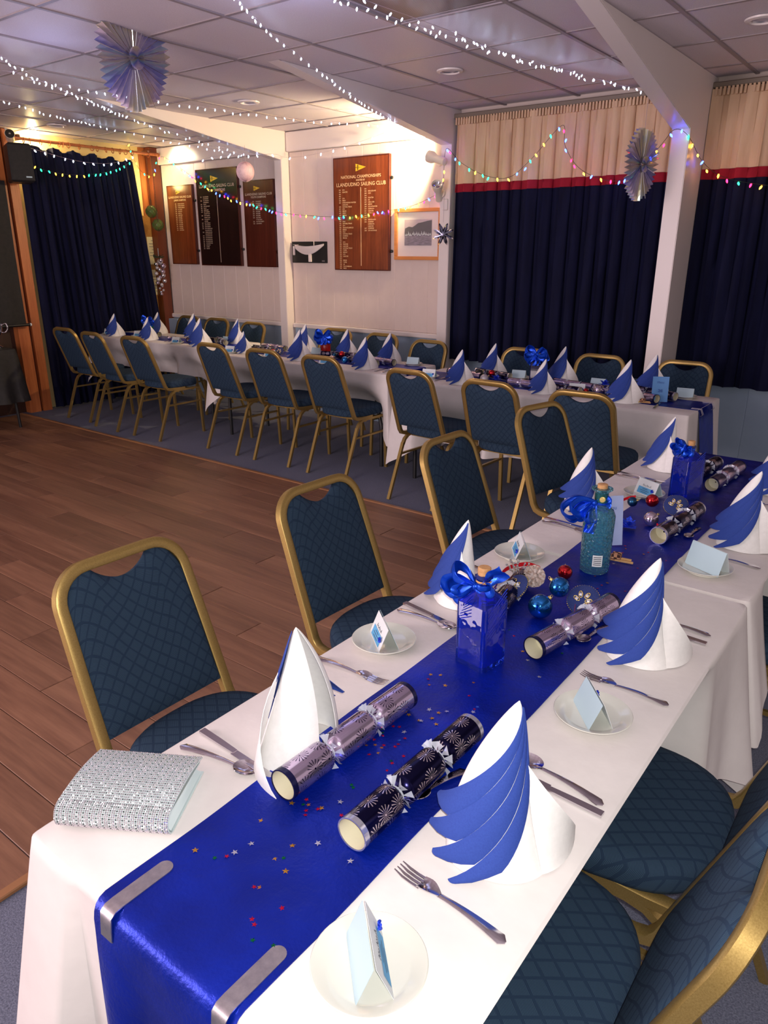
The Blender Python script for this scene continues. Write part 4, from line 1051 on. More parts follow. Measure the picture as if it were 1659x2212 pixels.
def knife():
    r = empty('knife'); 
    MB().sweep([(0, 0, .0035), (0, .05, .0035), (0, .098, .0035)], [(-.0065, -.0022), (.0065, -.0022), (.0065, .0022), (-.0065, .0022)], (1, 0, 0), scale=[1.05, 1, .8]).build('handle', 'steel', r, angle=50)
    def bl(u, v):
        w_ = .0072 * (1 if v < .8 else math.sqrt(max(1 - ((v - .8) / .2) ** 2, 0.01))); return (-.0052 + w_ * 2 * u * 1.0, .096 + .108 * v, .0032)
    MB().grid(bl, 4, 16).thick(-.0012).build('blade', 'steel', r, smooth=False); return r
FK, SPN, KN = Proto(fork()), Proto(spoon()), Proto(knife()); TS = Proto(spoon(.085, .0145, .040))
def cut(pr, a, b, label, cat, g, z=ZS, L=None):
    """a: handle end, b: head end"""
    d = Vector(b) - Vector(a); return pr.at((a[0], a[1], z), math.atan2(d.y, d.x) - PI / 2, label, cat, g)
cut(SPN, (-.973, .668), (-.820, .700), 'dessert spoon beside the sparkly bag', 'spoon', 'dessert spoons'); cut(KN, (-.978, .722), (-.79, .712), 'table knife lying beside the spoon near the sparkly bag', 'knife', 'table knives')
cut(FK, (-.985, 1.048), (-.80, 1.062), 'fork on the left edge before the napkin with white side', 'fork', 'forks')
cut(SPN, (-.980, 1.348), (-.81, 1.352), 'dessert spoon left of the square blue bottle', 'spoon', 'dessert spoons'); cut(KN, (-.987, 1.390), (-.79, 1.360), 'table knife left of the square blue bottle', 'knife', 'table knives')
cut(FK, (-.305, .668), (-.49, .686), 'large fork nearest the camera on the white cloth', 'fork', 'forks')
cut(SPN, (-.300, .992), (-.47, 1.022), 'dessert spoon to the right of the nearest napkin', 'spoon', 'dessert spoons'); cut(KN, (-.292, .970), (-.49, .978), 'table knife to the right of the nearest napkin', 'knife', 'table knives')
cut(FK, (-.303, 1.343), (-.49, 1.352), 'fork above the right middle plate', 'fork', 'forks')
cut(TS, (-.522, .925), (-.560, .80), 'teaspoon on the blue runner beside the dark navy cracker', 'spoon', 'teaspoons on the runner', ZRn); cut(TS, (-.522, 1.585), (-.548, 1.46), 'teaspoon on the blue runner beside the silver cracker', 'spoon', 'teaspoons on the runner', ZRn)
cut(KN, (-.310, 1.645), (-.5, 1.66), 'table knife behind the fanned right napkin, nearer one', 'knife', 'table knives'); cut(SPN, (-.312, 1.690), (-.49, 1.70), 'spoon handle behind the fanned right napkin, farther one', 'spoon', 'dessert spoons')
cut(SPN, (-.978, 2.17), (-.81, 2.16), 'spoon to the left of the round teal bottle', 'spoon', 'dessert spoons'); cut(KN, (-.982, 2.205), (-.79, 2.19), 'knife to the left of the round teal bottle', 'knife', 'table knives')
cut(FK, (-.985, 1.70), (-.80, 1.66), 'fork half hidden behind the blue bow of the square bottle', 'fork', 'forks')
cut(FK, (-.305, 2.19), (-.49, 2.21), 'fork passing behind the large pale blue place card', 'fork', 'forks'); cut(TS, (-.535, 2.42), (-.545, 2.28), 'teaspoon beside the open-ended cracker', 'spoon', 'teaspoons on the runner', ZRn)
cut(SPN, (-.985, 2.86), (-.80, 2.84), 'spoon to the left of the far blue bottle', 'spoon', 'dessert spoons'); cut(KN, (-.988, 2.90), (-.79, 2.87), 'knife to the left of the far blue bottle', 'knife', 'table knives')
cut(FK, (-.31, 2.84), (-.49, 2.80), 'fork between the two right-hand far napkins', 'fork', 'forks')
GK = 'cutlery on the far tables'
for a, b, pr, n, t in (((-3.36, 4.40), (-3.40, 4.60), SPN, 'spoon', 'spoon near the end of the middle far table'), ((-3.43, 4.40), (-3.46, 4.6), KN, 'knife', 'knife near the end of the middle far table'), ((-1.30, 4.30), (-1.33, 4.5), KN, 'knife', 'knife before the far silver cracker'),
                       ((-1.86, 4.33), (-1.88, 4.53), KN, 'knife', 'knife to the right of the far central napkin, nearer one'), ((-1.83, 4.33), (-1.82, 4.53), SPN, 'spoon', 'spoon to the right of the far central napkin'), ((-1.43, 4.87), (-1.40, 4.67), FK, 'fork', 'fork before the last chair by the white column'),
                       ((-2.84, 4.32), (-2.86, 4.5), KN, 'knife', 'knife left of the first napkin on the right far table'), ((-3.72, 4.93), (-3.55, 4.80), FK, 'fork', 'fork beside the back plate under the framed picture'), ((-2.33, 4.33), (-2.36, 4.53), FK, 'fork', 'fork behind the eighth front chair'), ((-6.25, 4.6), (-6.25, 4.75), FK, 'fork', 'fork on the left far table front edge')):
    cut(pr, a, b, t, n, GK)

# ------------------------------------------------------------------ crackers (axis along +y, centred)
def make_cracker(silver):
    r = empty('christmas_cracker'); R = .0275; body = 'cr_silver' if silver else 'cr_navy'; M3 = Matrix.Rotation(-PI / 2, 3, 'X')
    def seg(prof, name, mt, par=None, **k): return MB().lathe(prof, 32, (0, 0, R + .002), M3, **k).build(name, mt, par or r, angle=50)
    L = .168
    seg([(R * .70, -.052), (R * .97, -.046), (R, -.040), (R, .040), (R * .97, .046), (R * .70, .052)], 'middle_tube', body, capb=False, capt=False)
    for s in (-1, 1):
        pr = [(R * .70, s * .064), (R * .96, s * .071), (R, s * .078), (R, s * (L - .010))]
        et = seg(pr if s > 0 else pr[::-1], 'end_tube', body, capb=False, capt=False)
        pr = [(R * 1.012, s * (L - .010)), (R * 1.012, s * L), (R * .93, s * L), (R * .93, s * (L - .03))]
        seg(pr if s > 0 else pr[::-1], 'end_band', 'cr_band' if silver else 'cr_band_s', et, capb=False, capt=False)
        pr = [(R * .925, s * (L - .001)), (R * .925, s * (L - .045)), (R * .1, s * (L - .046))]
        seg(pr, 'card_lining', 'cream', et, capb=False, capt=False)
        # pinched neck and film frill
        seg([(R * .72, s * .052 if s > 0 else -.064), (R * .45, s * .058), (R * .72, s * .064 if s > 0 else -.052)], 'neck', body, capb=False, capt=False)
        q = MB(); rnd = random.Random(5 + s)
        for k in range(14):
            a = 2 * PI * k / 14 + rnd.uniform(-.1, .1); rr = R * rnd.uniform(1.05, 1.28); w_ = .22
            c0 = Vector((R * .5 * math.cos(a), s * .058, R * .5 * math.sin(a))); e0 = Vector((rr * math.cos(a - w_), s * .058 + rnd.uniform(-.009, .009), rr * math.sin(a - w_))); e1_ = Vector((rr * math.cos(a + w_), s * .058 + rnd.uniform(-.009, .009), rr * math.sin(a + w_)))
            o_ = Vector((0, 0, R + .002)); pts = [c0 + o_, e0 + o_, e1_ + o_]
            for p in pts: p.z = max(p.z, .001)
            q.add(pts, [(0, 1, 2)])
        q.build('film_frill', 'film', et, smooth=False)
        MB().tube([Vector((R * .5 * math.cos(a), s * .058, R + .002 + R * .5 * math.sin(a))) for a in [2 * PI * i / 14 for i in range(14)]], .0022, 6, ref=(0, 1, 0), closed=True).build('tie_ribbon', 'film', r)
    return r
CS, CN = Proto(make_cracker(True)), Proto(make_cracker(False))
def crk(pr, a, b, label, s=1.0, g='christmas crackers on the near table'):
    a, b = Vector(a[:2]), Vector(b[:2]); d = b - a; m_ = (a + b) / 2
    o = pr.at((m_.x, m_.y, ZRn), math.atan2(d.y, d.x) - PI / 2, label, 'cracker', g); o.scale = (s, s, s)
crk(CS, (-.724, .685), (-.716, 1.015), 'silver-lilac foil cracker, nearest one on the left of the runner')
crk(CN, (-.566, .672), (-.560, 1.0), 'dark navy cracker with starburst print beside the teaspoon')
crk(CS, (-.598, 1.34), (-.545, 1.655), 'silver-lilac cracker right of the round blue baubles', .97)
crk(CN, (-.745, 1.36), (-.790, 1.66), 'dark cracker half hidden behind the square blue bottle', .95)
crk(CN, (-.600, 2.20), (-.575, 2.52), 'dark open-ended cracker facing the camera beside the baubles with red bauble')
crk(CS, (-.612, 2.86), (-.590, 3.17), 'silver cracker pointing at the camera near the far end of the near tables', .98)
crk(CN, (-.715, 2.87), (-.680, 3.19), 'dark purple cracker just right of the far blue bottle', .98)
GCK = 'christmas crackers on the far tables'
for pr, a, b, t in ((CS, (-6.00, 4.70), (-5.68, 4.70), 'silver cracker by the large left napkin'), (CN, (-6.05, 4.84), (-5.75, 4.84), 'dark cracker behind the silver one on the left far table'), (CN, (-5.78, 4.9), (-5.55, 4.78), 'cracker end seen before the back left napkin'),
                    (CS, (-6.95, 4.85), (-6.62, 4.83), 'cracker on the left far table behind the second napkin'), (CS, (-5.08, 4.82), (-4.76, 4.80), 'silver cracker at the left of the middle far table'), (CN, (-5.05, 4.68), (-4.73, 4.66), 'dark cracker at the left of the middle far table'),
                    (CS, (-3.80, 4.74), (-3.46, 4.70), 'long silver cracker on the middle far table under the picture'), (CN, (-3.85, 4.62), (-3.56, 4.58), 'dark cracker in front of the silver one under the picture'), (CN, (-4.05, 4.80), (-4.20, 4.76), 'cracker behind the red bauble cluster on the middle table'),
                    (CS, (-2.90, 4.60), (-2.58, 4.54), 'silver cracker at the left of the right far table'), (CN, (-2.72, 4.72), (-2.44, 4.66), 'dark cracker behind the silver one at the left of the right table'), (CS, (-2.28, 4.48), (-2.1, 4.46), 'cracker half hidden by the central napkin'),
                    (CN, (-2.10, 4.45), (-1.82, 4.42), 'dark starburst cracker right of the far blue bottle'), (CS, (-2.08, 4.66), (-1.80, 4.60), 'silver cracker behind the dark starburst one'), (CS, (-1.62, 4.60), (-1.34, 4.46), 'silver cracker pointing right on the right far table'), (CN, (-1.58, 4.72), (-1.26, 4.60), 'dark blue cracker behind the last silver one'), (CS, (-1.80, 4.60), (-1.66, 4.56), 'silver cracker half hidden by the right front napkin')):
    crk(pr, a, b, t, .95, GCK)

# ------------------------------------------------------------------ bottles with bows
BOWS = {
 'left': [(-.058, -.004, .020, .040, 'l'), (-.066, -.010, -.030, .034, 'l'), (-.030, -.018, -.026, .030, 'l'), (.052, .030, .040, .034, 't'), (.040, .010, -.004, .024, 'l')],
 'drape': [(-.052, -.012, -.030, .042, 'l'), (-.078, -.004, -.036, .034, 'l'), (-.026, -.020, -.044, .034, 'l'), (-.012, -.024, -.080, .022, 't'), (.040, .002, .006, .016, 'l'), (.038, .0, -.014, .012, 'l')],
 'ruffle': [(-.048, -.008, .014, .034, 'l'), (-.052, -.012, -.016, .034, 'l'), (-.016, -.022, -.034, .032, 'l'), (.020, -.022, -.022, .032, 'l'), (.040, -.010, -.006, .030, 'l'), (.0, -.024, .006, .030, 'l')],
 'wide': [(-.052, -.010, .016, .040, 'l'), (.052, -.010, .014, .040, 'l'), (-.046, -.014, -.022, .034, 'l'), (.048, -.012, -.020, .034, 'l'), (-.012, -.024, -.046, .024, 't'), (.016, -.024, -.042, .024, 't')]}
def bow_parts(r, c, s, style='wide', seed=1):
    rnd = random.Random(seed); C = Vector(c)
    bw = MB().ball(C, .009 * s, 12, 8).build('satin_bow', 'bow', r)
    for dx, dy, dz, wd, kind in BOWS[style]:
        D = Vector((dx, dy, dz)) * s; ln = D.length; d = D.normalized()
        side = d.cross(Vector((0, -1, .15))).normalized(); ax = Vector((.1, -.55, .8)) if abs(d.z) < .75 else Vector((.9, -.4, .1)); ax = (ax - d * ax.dot(d)).normalized(); hgt = side * ln * .34
        if kind == 'l': P = [C, C + D * .45 + hgt * .9, C + D * .92 + hgt * .8, C + D * 1.02, C + D * .80 - hgt * .75, C + D * .38 - hgt * .4, C + D * .05]
        else: P = [C, C + D * .3 + hgt * .25, C + D * .62 - hgt * .15, C + D]
        Q = catmull(P, 8); n = len(Q) - 1; f1, f2 = rnd.uniform(0, 6), rnd.uniform(7, 12)
        def fn(u, v):
            i = min(int(v * n), n - 1); t = v * n - i; p = Q[i].lerp(Q[i + 1], t); tg = (Q[i + 1] - Q[i]).normalized(); nn = tg.cross(ax)
            k = 1.35 * wd * s * (.42 + .58 * math.sin(PI * min(v * (1.0 if kind == 'l' else .5), 1)))
            return p + ax * k * (u - .5) + nn * (.0045 * s * math.sin(u * 8 + f1 + v * 5) + .003 * s * math.sin(u * f2 + v * 11))
        MB().grid(fn, 9, n).thick(.0007).build('bow_loop' if kind == 'l' else 'bow_tail', 'bow', bw, angle=80)
def square_bottle(name, loc, rz, label, gm, hw, hd, hb, nk, neck_h, bow=1.0, style='wide', rib=True, bseed=1, bz=None):
    r = empty(name, loc, rz, label, 'bottle')
    prof = [(1, 0.0), (1.0, .004), (1.0, hb * .97), (.93, hb * 1.0), (.55, hb + .016), (.40, hb + .022)]
    vs = []; k = 32
    base = rrect(hw, hd, .010, 7); k = len(base); rings = []
    for s, z in prof: rings.append([(p[0] * s, p[1] * s, z) for p in base])
    for rr, z in ((nk, hb + .026), (nk, hb + neck_h), (nk * 1.22, hb + neck_h + .002), (nk * 1.22, hb + neck_h + .010), (nk * .8, hb + neck_h + .012)):
        ring = []
        for p in base:
            a = math.atan2(p[1], p[0]); ring.append((rr * math.cos(a), rr * math.sin(a), z))
        rings.append(ring)
    vs = sum(rings, []); fs = [tuple(range(k))[::-1], tuple(range((len(rings) - 1) * k, len(rings) * k))] + [(q * k + i, q * k + (i + 1) % k, (q + 1) * k + (i + 1) % k, (q + 1) * k + i) for q in range(len(rings) - 1) for i in range(k)]
    body = MB().add(vs, fs)
    ir = [[(p[0] * .86, p[1] * .86, z) for p in base] for z in (.010, hb * .96)] + [[(p[0] * .5, p[1] * .5, hb + .012) for p in base]] + [[(nk * .7 * math.cos(math.atan2(p[1], p[0])), nk * .7 * math.sin(math.atan2(p[1], p[0])), z) for p in base] for z in (hb + .028, hb + neck_h - .004)]
    iv = sum(ir, []); body.add(iv, [tuple(range(k)), tuple(range(4 * k, 5 * k))[::-1]] + [(q * k + (i + 1) % k, q * k + i, (q + 1) * k + i, (q + 1) * k + (i + 1) % k) for q in range(4) for i in range(k)])
    body.build('glass_body', gm, r, angle=35)
    if rib:
        q = MB()
        for s in (-1, 1):
            for i in range(9):
                z = .10 + i * .0085; q.tube([(s * hw * 1.0, -hd * .75, z - .03), (s * hw * 1.0, hd * .7, z + .012)], .0012, 5)
                if i < 7: q.tube([(-hw * .85 + i * .004, s * hd * 1.0, .105 + i * .008), (hw * .1, s * hd, .125 + i * .008)], .0010, 5)
        q.build('moulded_ribs', gm, r)
    MB().lathe([(nk * .85, hb + neck_h + .002), (nk * .9, hb + neck_h + .026), (nk * .75, hb + neck_h + .028)], 20).build('cork', 'cork', r)
    MB().lathe([(nk * 1.02, hb + neck_h - .006), (nk * 1.12, hb + neck_h - .004), (nk * 1.02, hb + neck_h - .001)], 20, capb=False, capt=False).build('neck_ring', 'cork', r)
    if bow: bow_parts(r, (-nk * .8, -nk * .7, bz if bz else hb + .028), bow, style, bseed)
    MB().lathe([(nk * 1.06, hb + .024), (nk * 1.14, hb + .030), (nk * 1.06, hb + .036)], 20, capb=False, capt=False).build('neck_ribbon', 'bow', r)
    return r
GB = glass('cobalt_glass', srgb(46, 88, 250), .03, 1.45, .92); GT = glass('teal_glass', srgb(130, 210, 228), .05, 1.4, .92); GG = glass('green_glass', srgb(30, 150, 40), .06, 1.3, .7); GR = glass('red_glass', srgb(190, 30, 24), .1, 1.3, .5)
gb = N(GB); fb_ = gb.noise(gb.coord(), 22, 2); gb.bump(fb_, .5, .006)
gt = N(GT); v = gt.coord((1, 1, 1)); vo = gt.n('TexVoronoi', feature='F1'); vo.inputs['Scale'].default_value = 130; gt.l(v, vo.inputs['Vector']); gt.bump(vo.outputs['Distance'], .8, .004)
square_bottle('glass_bottle', (-.690, 1.262, ZRn), -.17, 'square cobalt blue glass bottle with cork and blue satin bow, nearest bottle', GB, .041, .041, .152, .016, .046, bow=1.0, style='left')
square_bottle('glass_bottle', (-.672, 2.716, ZRn), -.48, 'slim square cobalt blue bottle with ruffled bow, farthest on the near tables', GB, .042, .042, .155, .014, .034, bow=.95, style='ruffle', bseed=3)
tb = empty('glass_bottle', (-.681, 1.888, ZRn), .5, 'round teal textured glass bottle with gold neck seal and blue bow', 'bottle')
MB().lathe([(.036, 0), (.040, .004), (.041, .02), (.043, .15), (.043, .168), (.036, .185), (.022, .196), (.0175, .202), (.0172, .232), (.024, .238), (.029, .242), (.0285, .246), (.013, .246), (.013, .205), (.030, .185), (.037, .168), (.037, .02), (.002, .014)], 36, capt=False).build('glass_body', GT, tb)
MB().lathe([(.0178, .204), (.0182, .232)], 28, capb=False, capt=False).build('neck_seal', mat('neck_seal', srgb(40, 100, 100), .3, .6), tb)
MB().lathe([(.008, 0), (.008, .002)], 16, (.0, -.019, .218), Matrix.Rotation(PI / 2, 3, 'X')).build('gold_heart_seal', 'glitter', tb)
MB().lathe([(.014, .243), (.014, .256), (.012, .257)], 18).build('cork', 'cork', tb)
lb = MB().add([(.0437 * math.sin(a), -.0437 * math.cos(a), z) for z in (.028, .062) for a in (-.30, -.1, .1, .32)], [(0, 1, 5, 4), (1, 2, 6, 5), (2, 3, 7, 6)]).build('paper_label', 'card_white', tb)
q = MB()
for i in range(5):
    q.add([(.0441 * math.sin(a), -.0441 * math.cos(a), z) for z in (.033 + i * .0055, .0352 + i * .0055) for a in (-.24, 0, .25)], [(0, 1, 4, 3), (1, 2, 5, 4)])
q.build('label_print', 'ink', lb)
bow_parts(tb, (-.020, -.012, .205), 1.0, 'drape', 2)
MB().lathe([(.0185, .198), (.0192, .202), (.0185, .206)], 20, capb=False, capt=False).build('neck_ribbon', 'bow', tb)
GFB = None
r = empty('glass_jar', (-6.83, 4.86, ZRn), .5, 'green glass bottle with blue ribbon bow on the left far table', 'bottle')
MB().lathe([(.036, 0), (.040, .006), (.040, .11), (.034, .13), (.018, .14), (.016, .17), (.019, .172), (.014, .18)], 28).build('glass_body', GG, r); MB().lathe([(.012, .178), (.012, .192)], 14).build('cork', 'cork', r)
bow_parts(r, (0, -.02, .155), 1.15, 'wide', 5)
r = empty('glass_jar', (-4.28, 4.80, ZRn), .55, 'ribbed glass bottle with red contents and blue bow on the middle far table', 'bottle')
MB().lathe([(.040, 0), (.044, .006), (.044, .042), (.044, .135), (.04, .142), (.018, .15), (.016, .17), (.013, .175)], 28).build('glass_body', GR, r)
q = MB()
for i in range(16):
    a = 2 * PI * i / 16; q.tube([(.0445 * math.cos(a), .0445 * math.sin(a), .004), (.0445 * math.cos(a), .0445 * math.sin(a), .045)], .004, 6)
q.build('ribbed_base', glass('clear_rib', srgb(225, 205, 200), .1, 1.3, .5), r); MB().lathe([(.012, .172), (.012, .188)], 14).build('cork', 'cork', r)
bow_parts(r, (-.01, -.03, .165), 1.35, 'wide', 6)
square_bottle('glass_bottle', (-2.20, 4.62, ZRn), .2, 'dark cobalt square bottle with large shiny bow on the right far table', glass('dark_cobalt', srgb(10, 18, 90), .06, 1.3, .6), .048, .040, .155, .016, .03, bow=1.45, rib=False, bseed=8, bz=.200)

# ------------------------------------------------------------------ baubles and table decorations
def bauble_proto(mt, R, flat=1.0):
    r = empty('bauble'); MB().ball((0, 0, R * flat), R, 28, 18, flat).build('globe', mt, r)
    q = Matrix.Rotation(1.1, 3, 'Y'); c = Vector((0, 0, R))
    MB().lathe([(.0055, R - .002), (.0055, R + .006), (.003, R + .007)], 12, c, q).build('cap', 'glitter', r)
    MB().tube([c + q @ Vector((.004 * math.cos(a), 0, R + .010 + .004 * math.sin(a))) for a in [2 * PI * i / 12 for i in range(12)]], .0007, 5, ref=(0, 1, 0), closed=True).build('hanging_loop', 'glitter', r)
    return Proto(r)
BP = {k: bauble_proto(k, .030) for k in ('b_blue', 'b_red', 'b_matte', 'b_silver', 'b_pearl', 'b_royal')}
def bb(k, R, p, z, label, g, rz=0.): o = BP[k].at((p[0], p[1], ZRn + z), rz, label, 'bauble', g); s = R / .030; o.scale = (s, s, s)
GBa, GBb = 'baubles in the cluster between the near blue bottles', 'baubles in the cluster beside the teal bottle'
bb('b_blue', .030, (-.676, 1.530), 0, 'shiny turquoise bauble, lower of the two near the silver cracker', GBa, 1.2); bb('b_blue', .0255, (-.660, 1.600), .035, 'shiny turquoise bauble, upper of the two, touching the velvet disc', GBa, 3)
bb('b_red', .0205, (-.722, 1.780), .0, 'shiny red bauble beside the pine cone', GBa, 2)
bb('b_matte', .0170, (-.770, 2.44), .022, 'small matt blue bauble by the menu sleeve', GBb, 0); bb('b_red', .0225, (-.718, 2.49), .018, 'shiny red bauble above the silver one', GBb, 2); bb('b_silver', .0245, (-.672, 2.345), 0, 'silver mirror bauble beside the blue glitter flower', GBb, 1)
GBf = 'baubles on the far tables'
for k, R, p, z, t in (('b_red', .024, (-6.60, 4.72), .02, 'red bauble between the two left front napkins'), ('b_silver', .02, (-6.35, 4.74), 0, 'silver bauble right of the green bottle'), ('b_red', .018, (-6.27, 4.76), 0, 'small red bauble right of the green bottle'),
                      ('b_red', .024, (-4.72, 4.60), 0, 'red bauble at the left of the middle far table'), ('b_silver', .026, (-4.02, 4.58), 0, 'silver bauble of the cluster after the red bottle'), ('b_matte', .022, (-4.06, 4.66), .02, 'dark blue bauble of the cluster after the red bottle'), ('b_red', .026, (-3.98, 4.66), .03, 'red bauble on top of the cluster after the red bottle'), ('b_blue', .028, (-3.88, 4.58), 0, 'turquoise bauble of the cluster after the red bottle'),
                      ('b_red', .024, (-2.52, 4.56), .03, 'red bauble on the right far table by the silver cracker'), ('b_black', .030, (-2.62, 4.56), .012, 'black and gold patterned bauble under the red one'), ('b_pearl', .030, (-2.52, 4.46), 0, 'frosted grey bauble before the red one'),
                      ('b_royal', .026, (-1.87, 4.52), 0, 'royal blue bauble right of the far blue bottle'), ('b_red', .018, (-1.80, 4.50), 0, 'small red bauble between the royal blue and mirror ones'), ('b_silver', .032, (-1.72, 4.50), 0, 'large mirror bauble before the black patterned one'), ('b_black', .036, (-1.65, 4.58), 0, 'black bauble with gold squiggles near the right front napkin')):
    if k not in BP: BP[k] = bauble_proto(k, .030)
    bb(k, R, p, z, t, GBf, 1.)
def velvet_disc(loc, rz, label, tilt):
    r = empty('velvet_disc_ornament', loc, (tilt, 0, rz), label, 'ornament')
    MB().lathe([(.001, .008), (.036, .006), (.040, .003), (.040, -.003), (.036, -.006), (.001, -.008)], 40, capb=False, capt=False).build('velvet_disc', 'velvet', r)
    q = MB(); rnd = random.Random(2)
    for i in range(44):
        a = 2 * PI * i / 44; rr = .0015 + rnd.random() * .0012; q.ball((.040 * math.cos(a), .040 * math.sin(a), 0), rr, 5, 4)
    q.build('beaded_edge', 'glitter', r)
    q = MB(); st = MB()
    for a, d in ((.3, .018), (1.0, .022), (1.8, .020), (-.5, .017), (2.6, .014)):
        c = Vector((d * math.cos(a) - .004, d * math.sin(a) - .008, .0088)); e = [c + Vector((.0085 * math.cos(t) * math.cos(a) - .0045 * math.sin(t) * math.sin(a), .0085 * math.cos(t) * math.sin(a) + .0045 * math.sin(t) * math.cos(a), 0)) for t in [2 * PI * k / 14 for k in range(14)]]
        q.tube(e, .0012, 5, ref=(0, 0, 1), closed=True); st.ball(c, .0045, 8, 5, .4)
    q.build('gold_leaf_outline', 'glitter', r); st.build('crystal_leaf', 'crystal', r)
    return r
velvet_disc((-.600, 1.615, ZRn + .036), .2, 'round navy velvet ornament with gold leaves, leaning right of the turquoise baubles', .75)
velvet_disc((-.770, 1.575, ZRn + .036), -.6, 'round navy velvet ornament with gold leaves, under the pine cone', .75)
velvet_disc((-.640, 2.50, ZRn + .036), .2, 'navy velvet ornament with gold leaves behind the red bauble by the teal bottle', .75)
def ribbon_thing(P, wid, mt, label):
    r = empty('ribbon_end', P[0], 0, label, 'ribbon'); Q = [p - Vector(P[0]) for p in catmull(P, 8)]; n = len(Q) - 1
    def fn(u, v):
        i = min(int(v * n), n - 1); t = v * n - i; p = Q[i].lerp(Q[i + 1], t); return p + Vector((0, 0, wid * (u - .5)))
    MB().grid(fn, 2, n).thick(.0006).build('ribbon', mt, r)
ribbon_thing([(-.625, 1.63, ZRn + .03), (-.600, 1.56, ZRn + .022), (-.585, 1.50, ZRn + .012), (-.560, 1.475, ZRn + .008)], .007, 'ribbon_red', 'narrow red ribbon curling below the velvet disc')
ribbon_thing([(-.825, 1.57, ZRn + .02), (-.830, 1.63, ZRn + .05), (-.800, 1.69, ZRn + .055), (-.765, 1.71, ZRn + .045)], .012, 'ribbon_red', 'red ribbon arching over the pine cone')
ribbon_thing([(-.840, 2.32, ZRn + .012), (-.825, 2.40, ZRn + .02), (-.800, 2.45, ZRn + .04), (-.77, 2.47, ZRn + .05)], .010, 'ribbon_red', 'red ribbon rising behind the teal bottle')
ribbon_thing([(-.645, 2.32, ZRn + .02), (-.618, 2.31, ZRn + .012), (-.585, 2.33, ZRn + .008)], .008, 'ribbon_red', 'short red ribbon beside the silver bauble')
# pine cone with crystal spray
pc = empty('pine_cone', (-.765, 1.665, ZRn + .036), (1.0, .3, .6), 'frosted pine cone with crystal beads in the near cluster', 'pine cone')
q = MB()
for k in range(9):
    z = -.028 + k * .007; rr = .026 * math.sin(PI * (k + 1.2) / 11) + .004; n = 9 if k < 7 else 6
    for i in range(n):
        a = 2 * PI * (i + .5 * (k % 2)) / n; d = Vector((math.cos(a), math.sin(a), .35)); t = Vector((-math.sin(a), math.cos(a), 0)); c = Vector((0, 0, z)); b = c + d * rr * .4
        e = c + d * rr; q.add([b - t * .003, b + t * .003, e + t * .0055, e + Vector((0, 0, .004)), e - t * .0055, b + Vector((0, 0, .003))], [(0, 1, 2, 3, 4), (5, 3, 2), (5, 2, 1), (5, 4, 3), (5, 0, 4)])
q.build('scales', 'pine', pc, smooth=False); MB().ball((0, 0, 0), .014, 12, 8, 2.).build('core', 'pine', pc)
cs = empty('crystal_spray', (-.800, 1.645, ZRn + .03), 0, 'spray of clear crystal beads beside the pine cone', 'ornament')
q = MB(); s2 = MB(); rnd = random.Random(12)
for i in range(9):
    d = Vector((rnd.uniform(-1, .5), rnd.uniform(-.3, 1), rnd.uniform(.2, 1.2))).normalized(); e = d * rnd.uniform(.03, .055); s2.tube([(0, 0, 0), e], .0006, 4)
    for k in range(7): q.ball(d * (.012 + k * .0065) + Vector((rnd.uniform(-.003, .003), rnd.uniform(-.003, .003), 0)), rnd.uniform(.0022, .0038), 6, 4)
q.build('beads', 'crystal', cs); s2.build('stems', 'glitter', cs)
def glitter_flower(loc, s, label, mt='blue_glitter'):
    r = empty('glitter_flower', loc, 0, label, 'ornament'); rnd = random.Random(31)
    for i in range(11):
        a = 2 * PI * i / 11; el = .15 + .6 * (i % 2); L = s * rnd.uniform(.8, 1.1); d = Vector((math.cos(a) * math.cos(el), math.sin(a) * math.cos(el), math.sin(el))); t = Vector((-math.sin(a), math.cos(a), 0)); n_ = d.cross(t)
        def fn(u, v, d=d, t=t, n_=n_, L=L): w_ = .28 * L * math.sin(PI * min(v * .92 + .06, 1)) * (1 + .3 * math.sin(v * 28)); return d * L * v + t * w_ * (u - .5) * 2 + n_ * .1 * L * abs(u - .5)
        MB().grid(fn, 4, 10).thick(.0007).build('petal', mt, r, smooth=False)
    MB().ball((0, 0, .012 * s / .035), .005, 8, 6).build('flower_centre', 'glitter', r)
glitter_flower((-.722, 2.27, ZRn + .008), .040, 'blue glitter poinsettia below the silver bauble'); glitter_flower((-2.46, 4.52, ZRn + .02), .045, 'blue glitter flower beside the frosted grey bauble'); glitter_flower((-1.70, 4.55, ZRn + .06), .045, 'blue glitter flower on top of the mirror bauble')
velvet_disc((-4.62, 4.58, ZRn + .036), .4, 'small bronze-edged velvet ornament on the middle far table', .9)

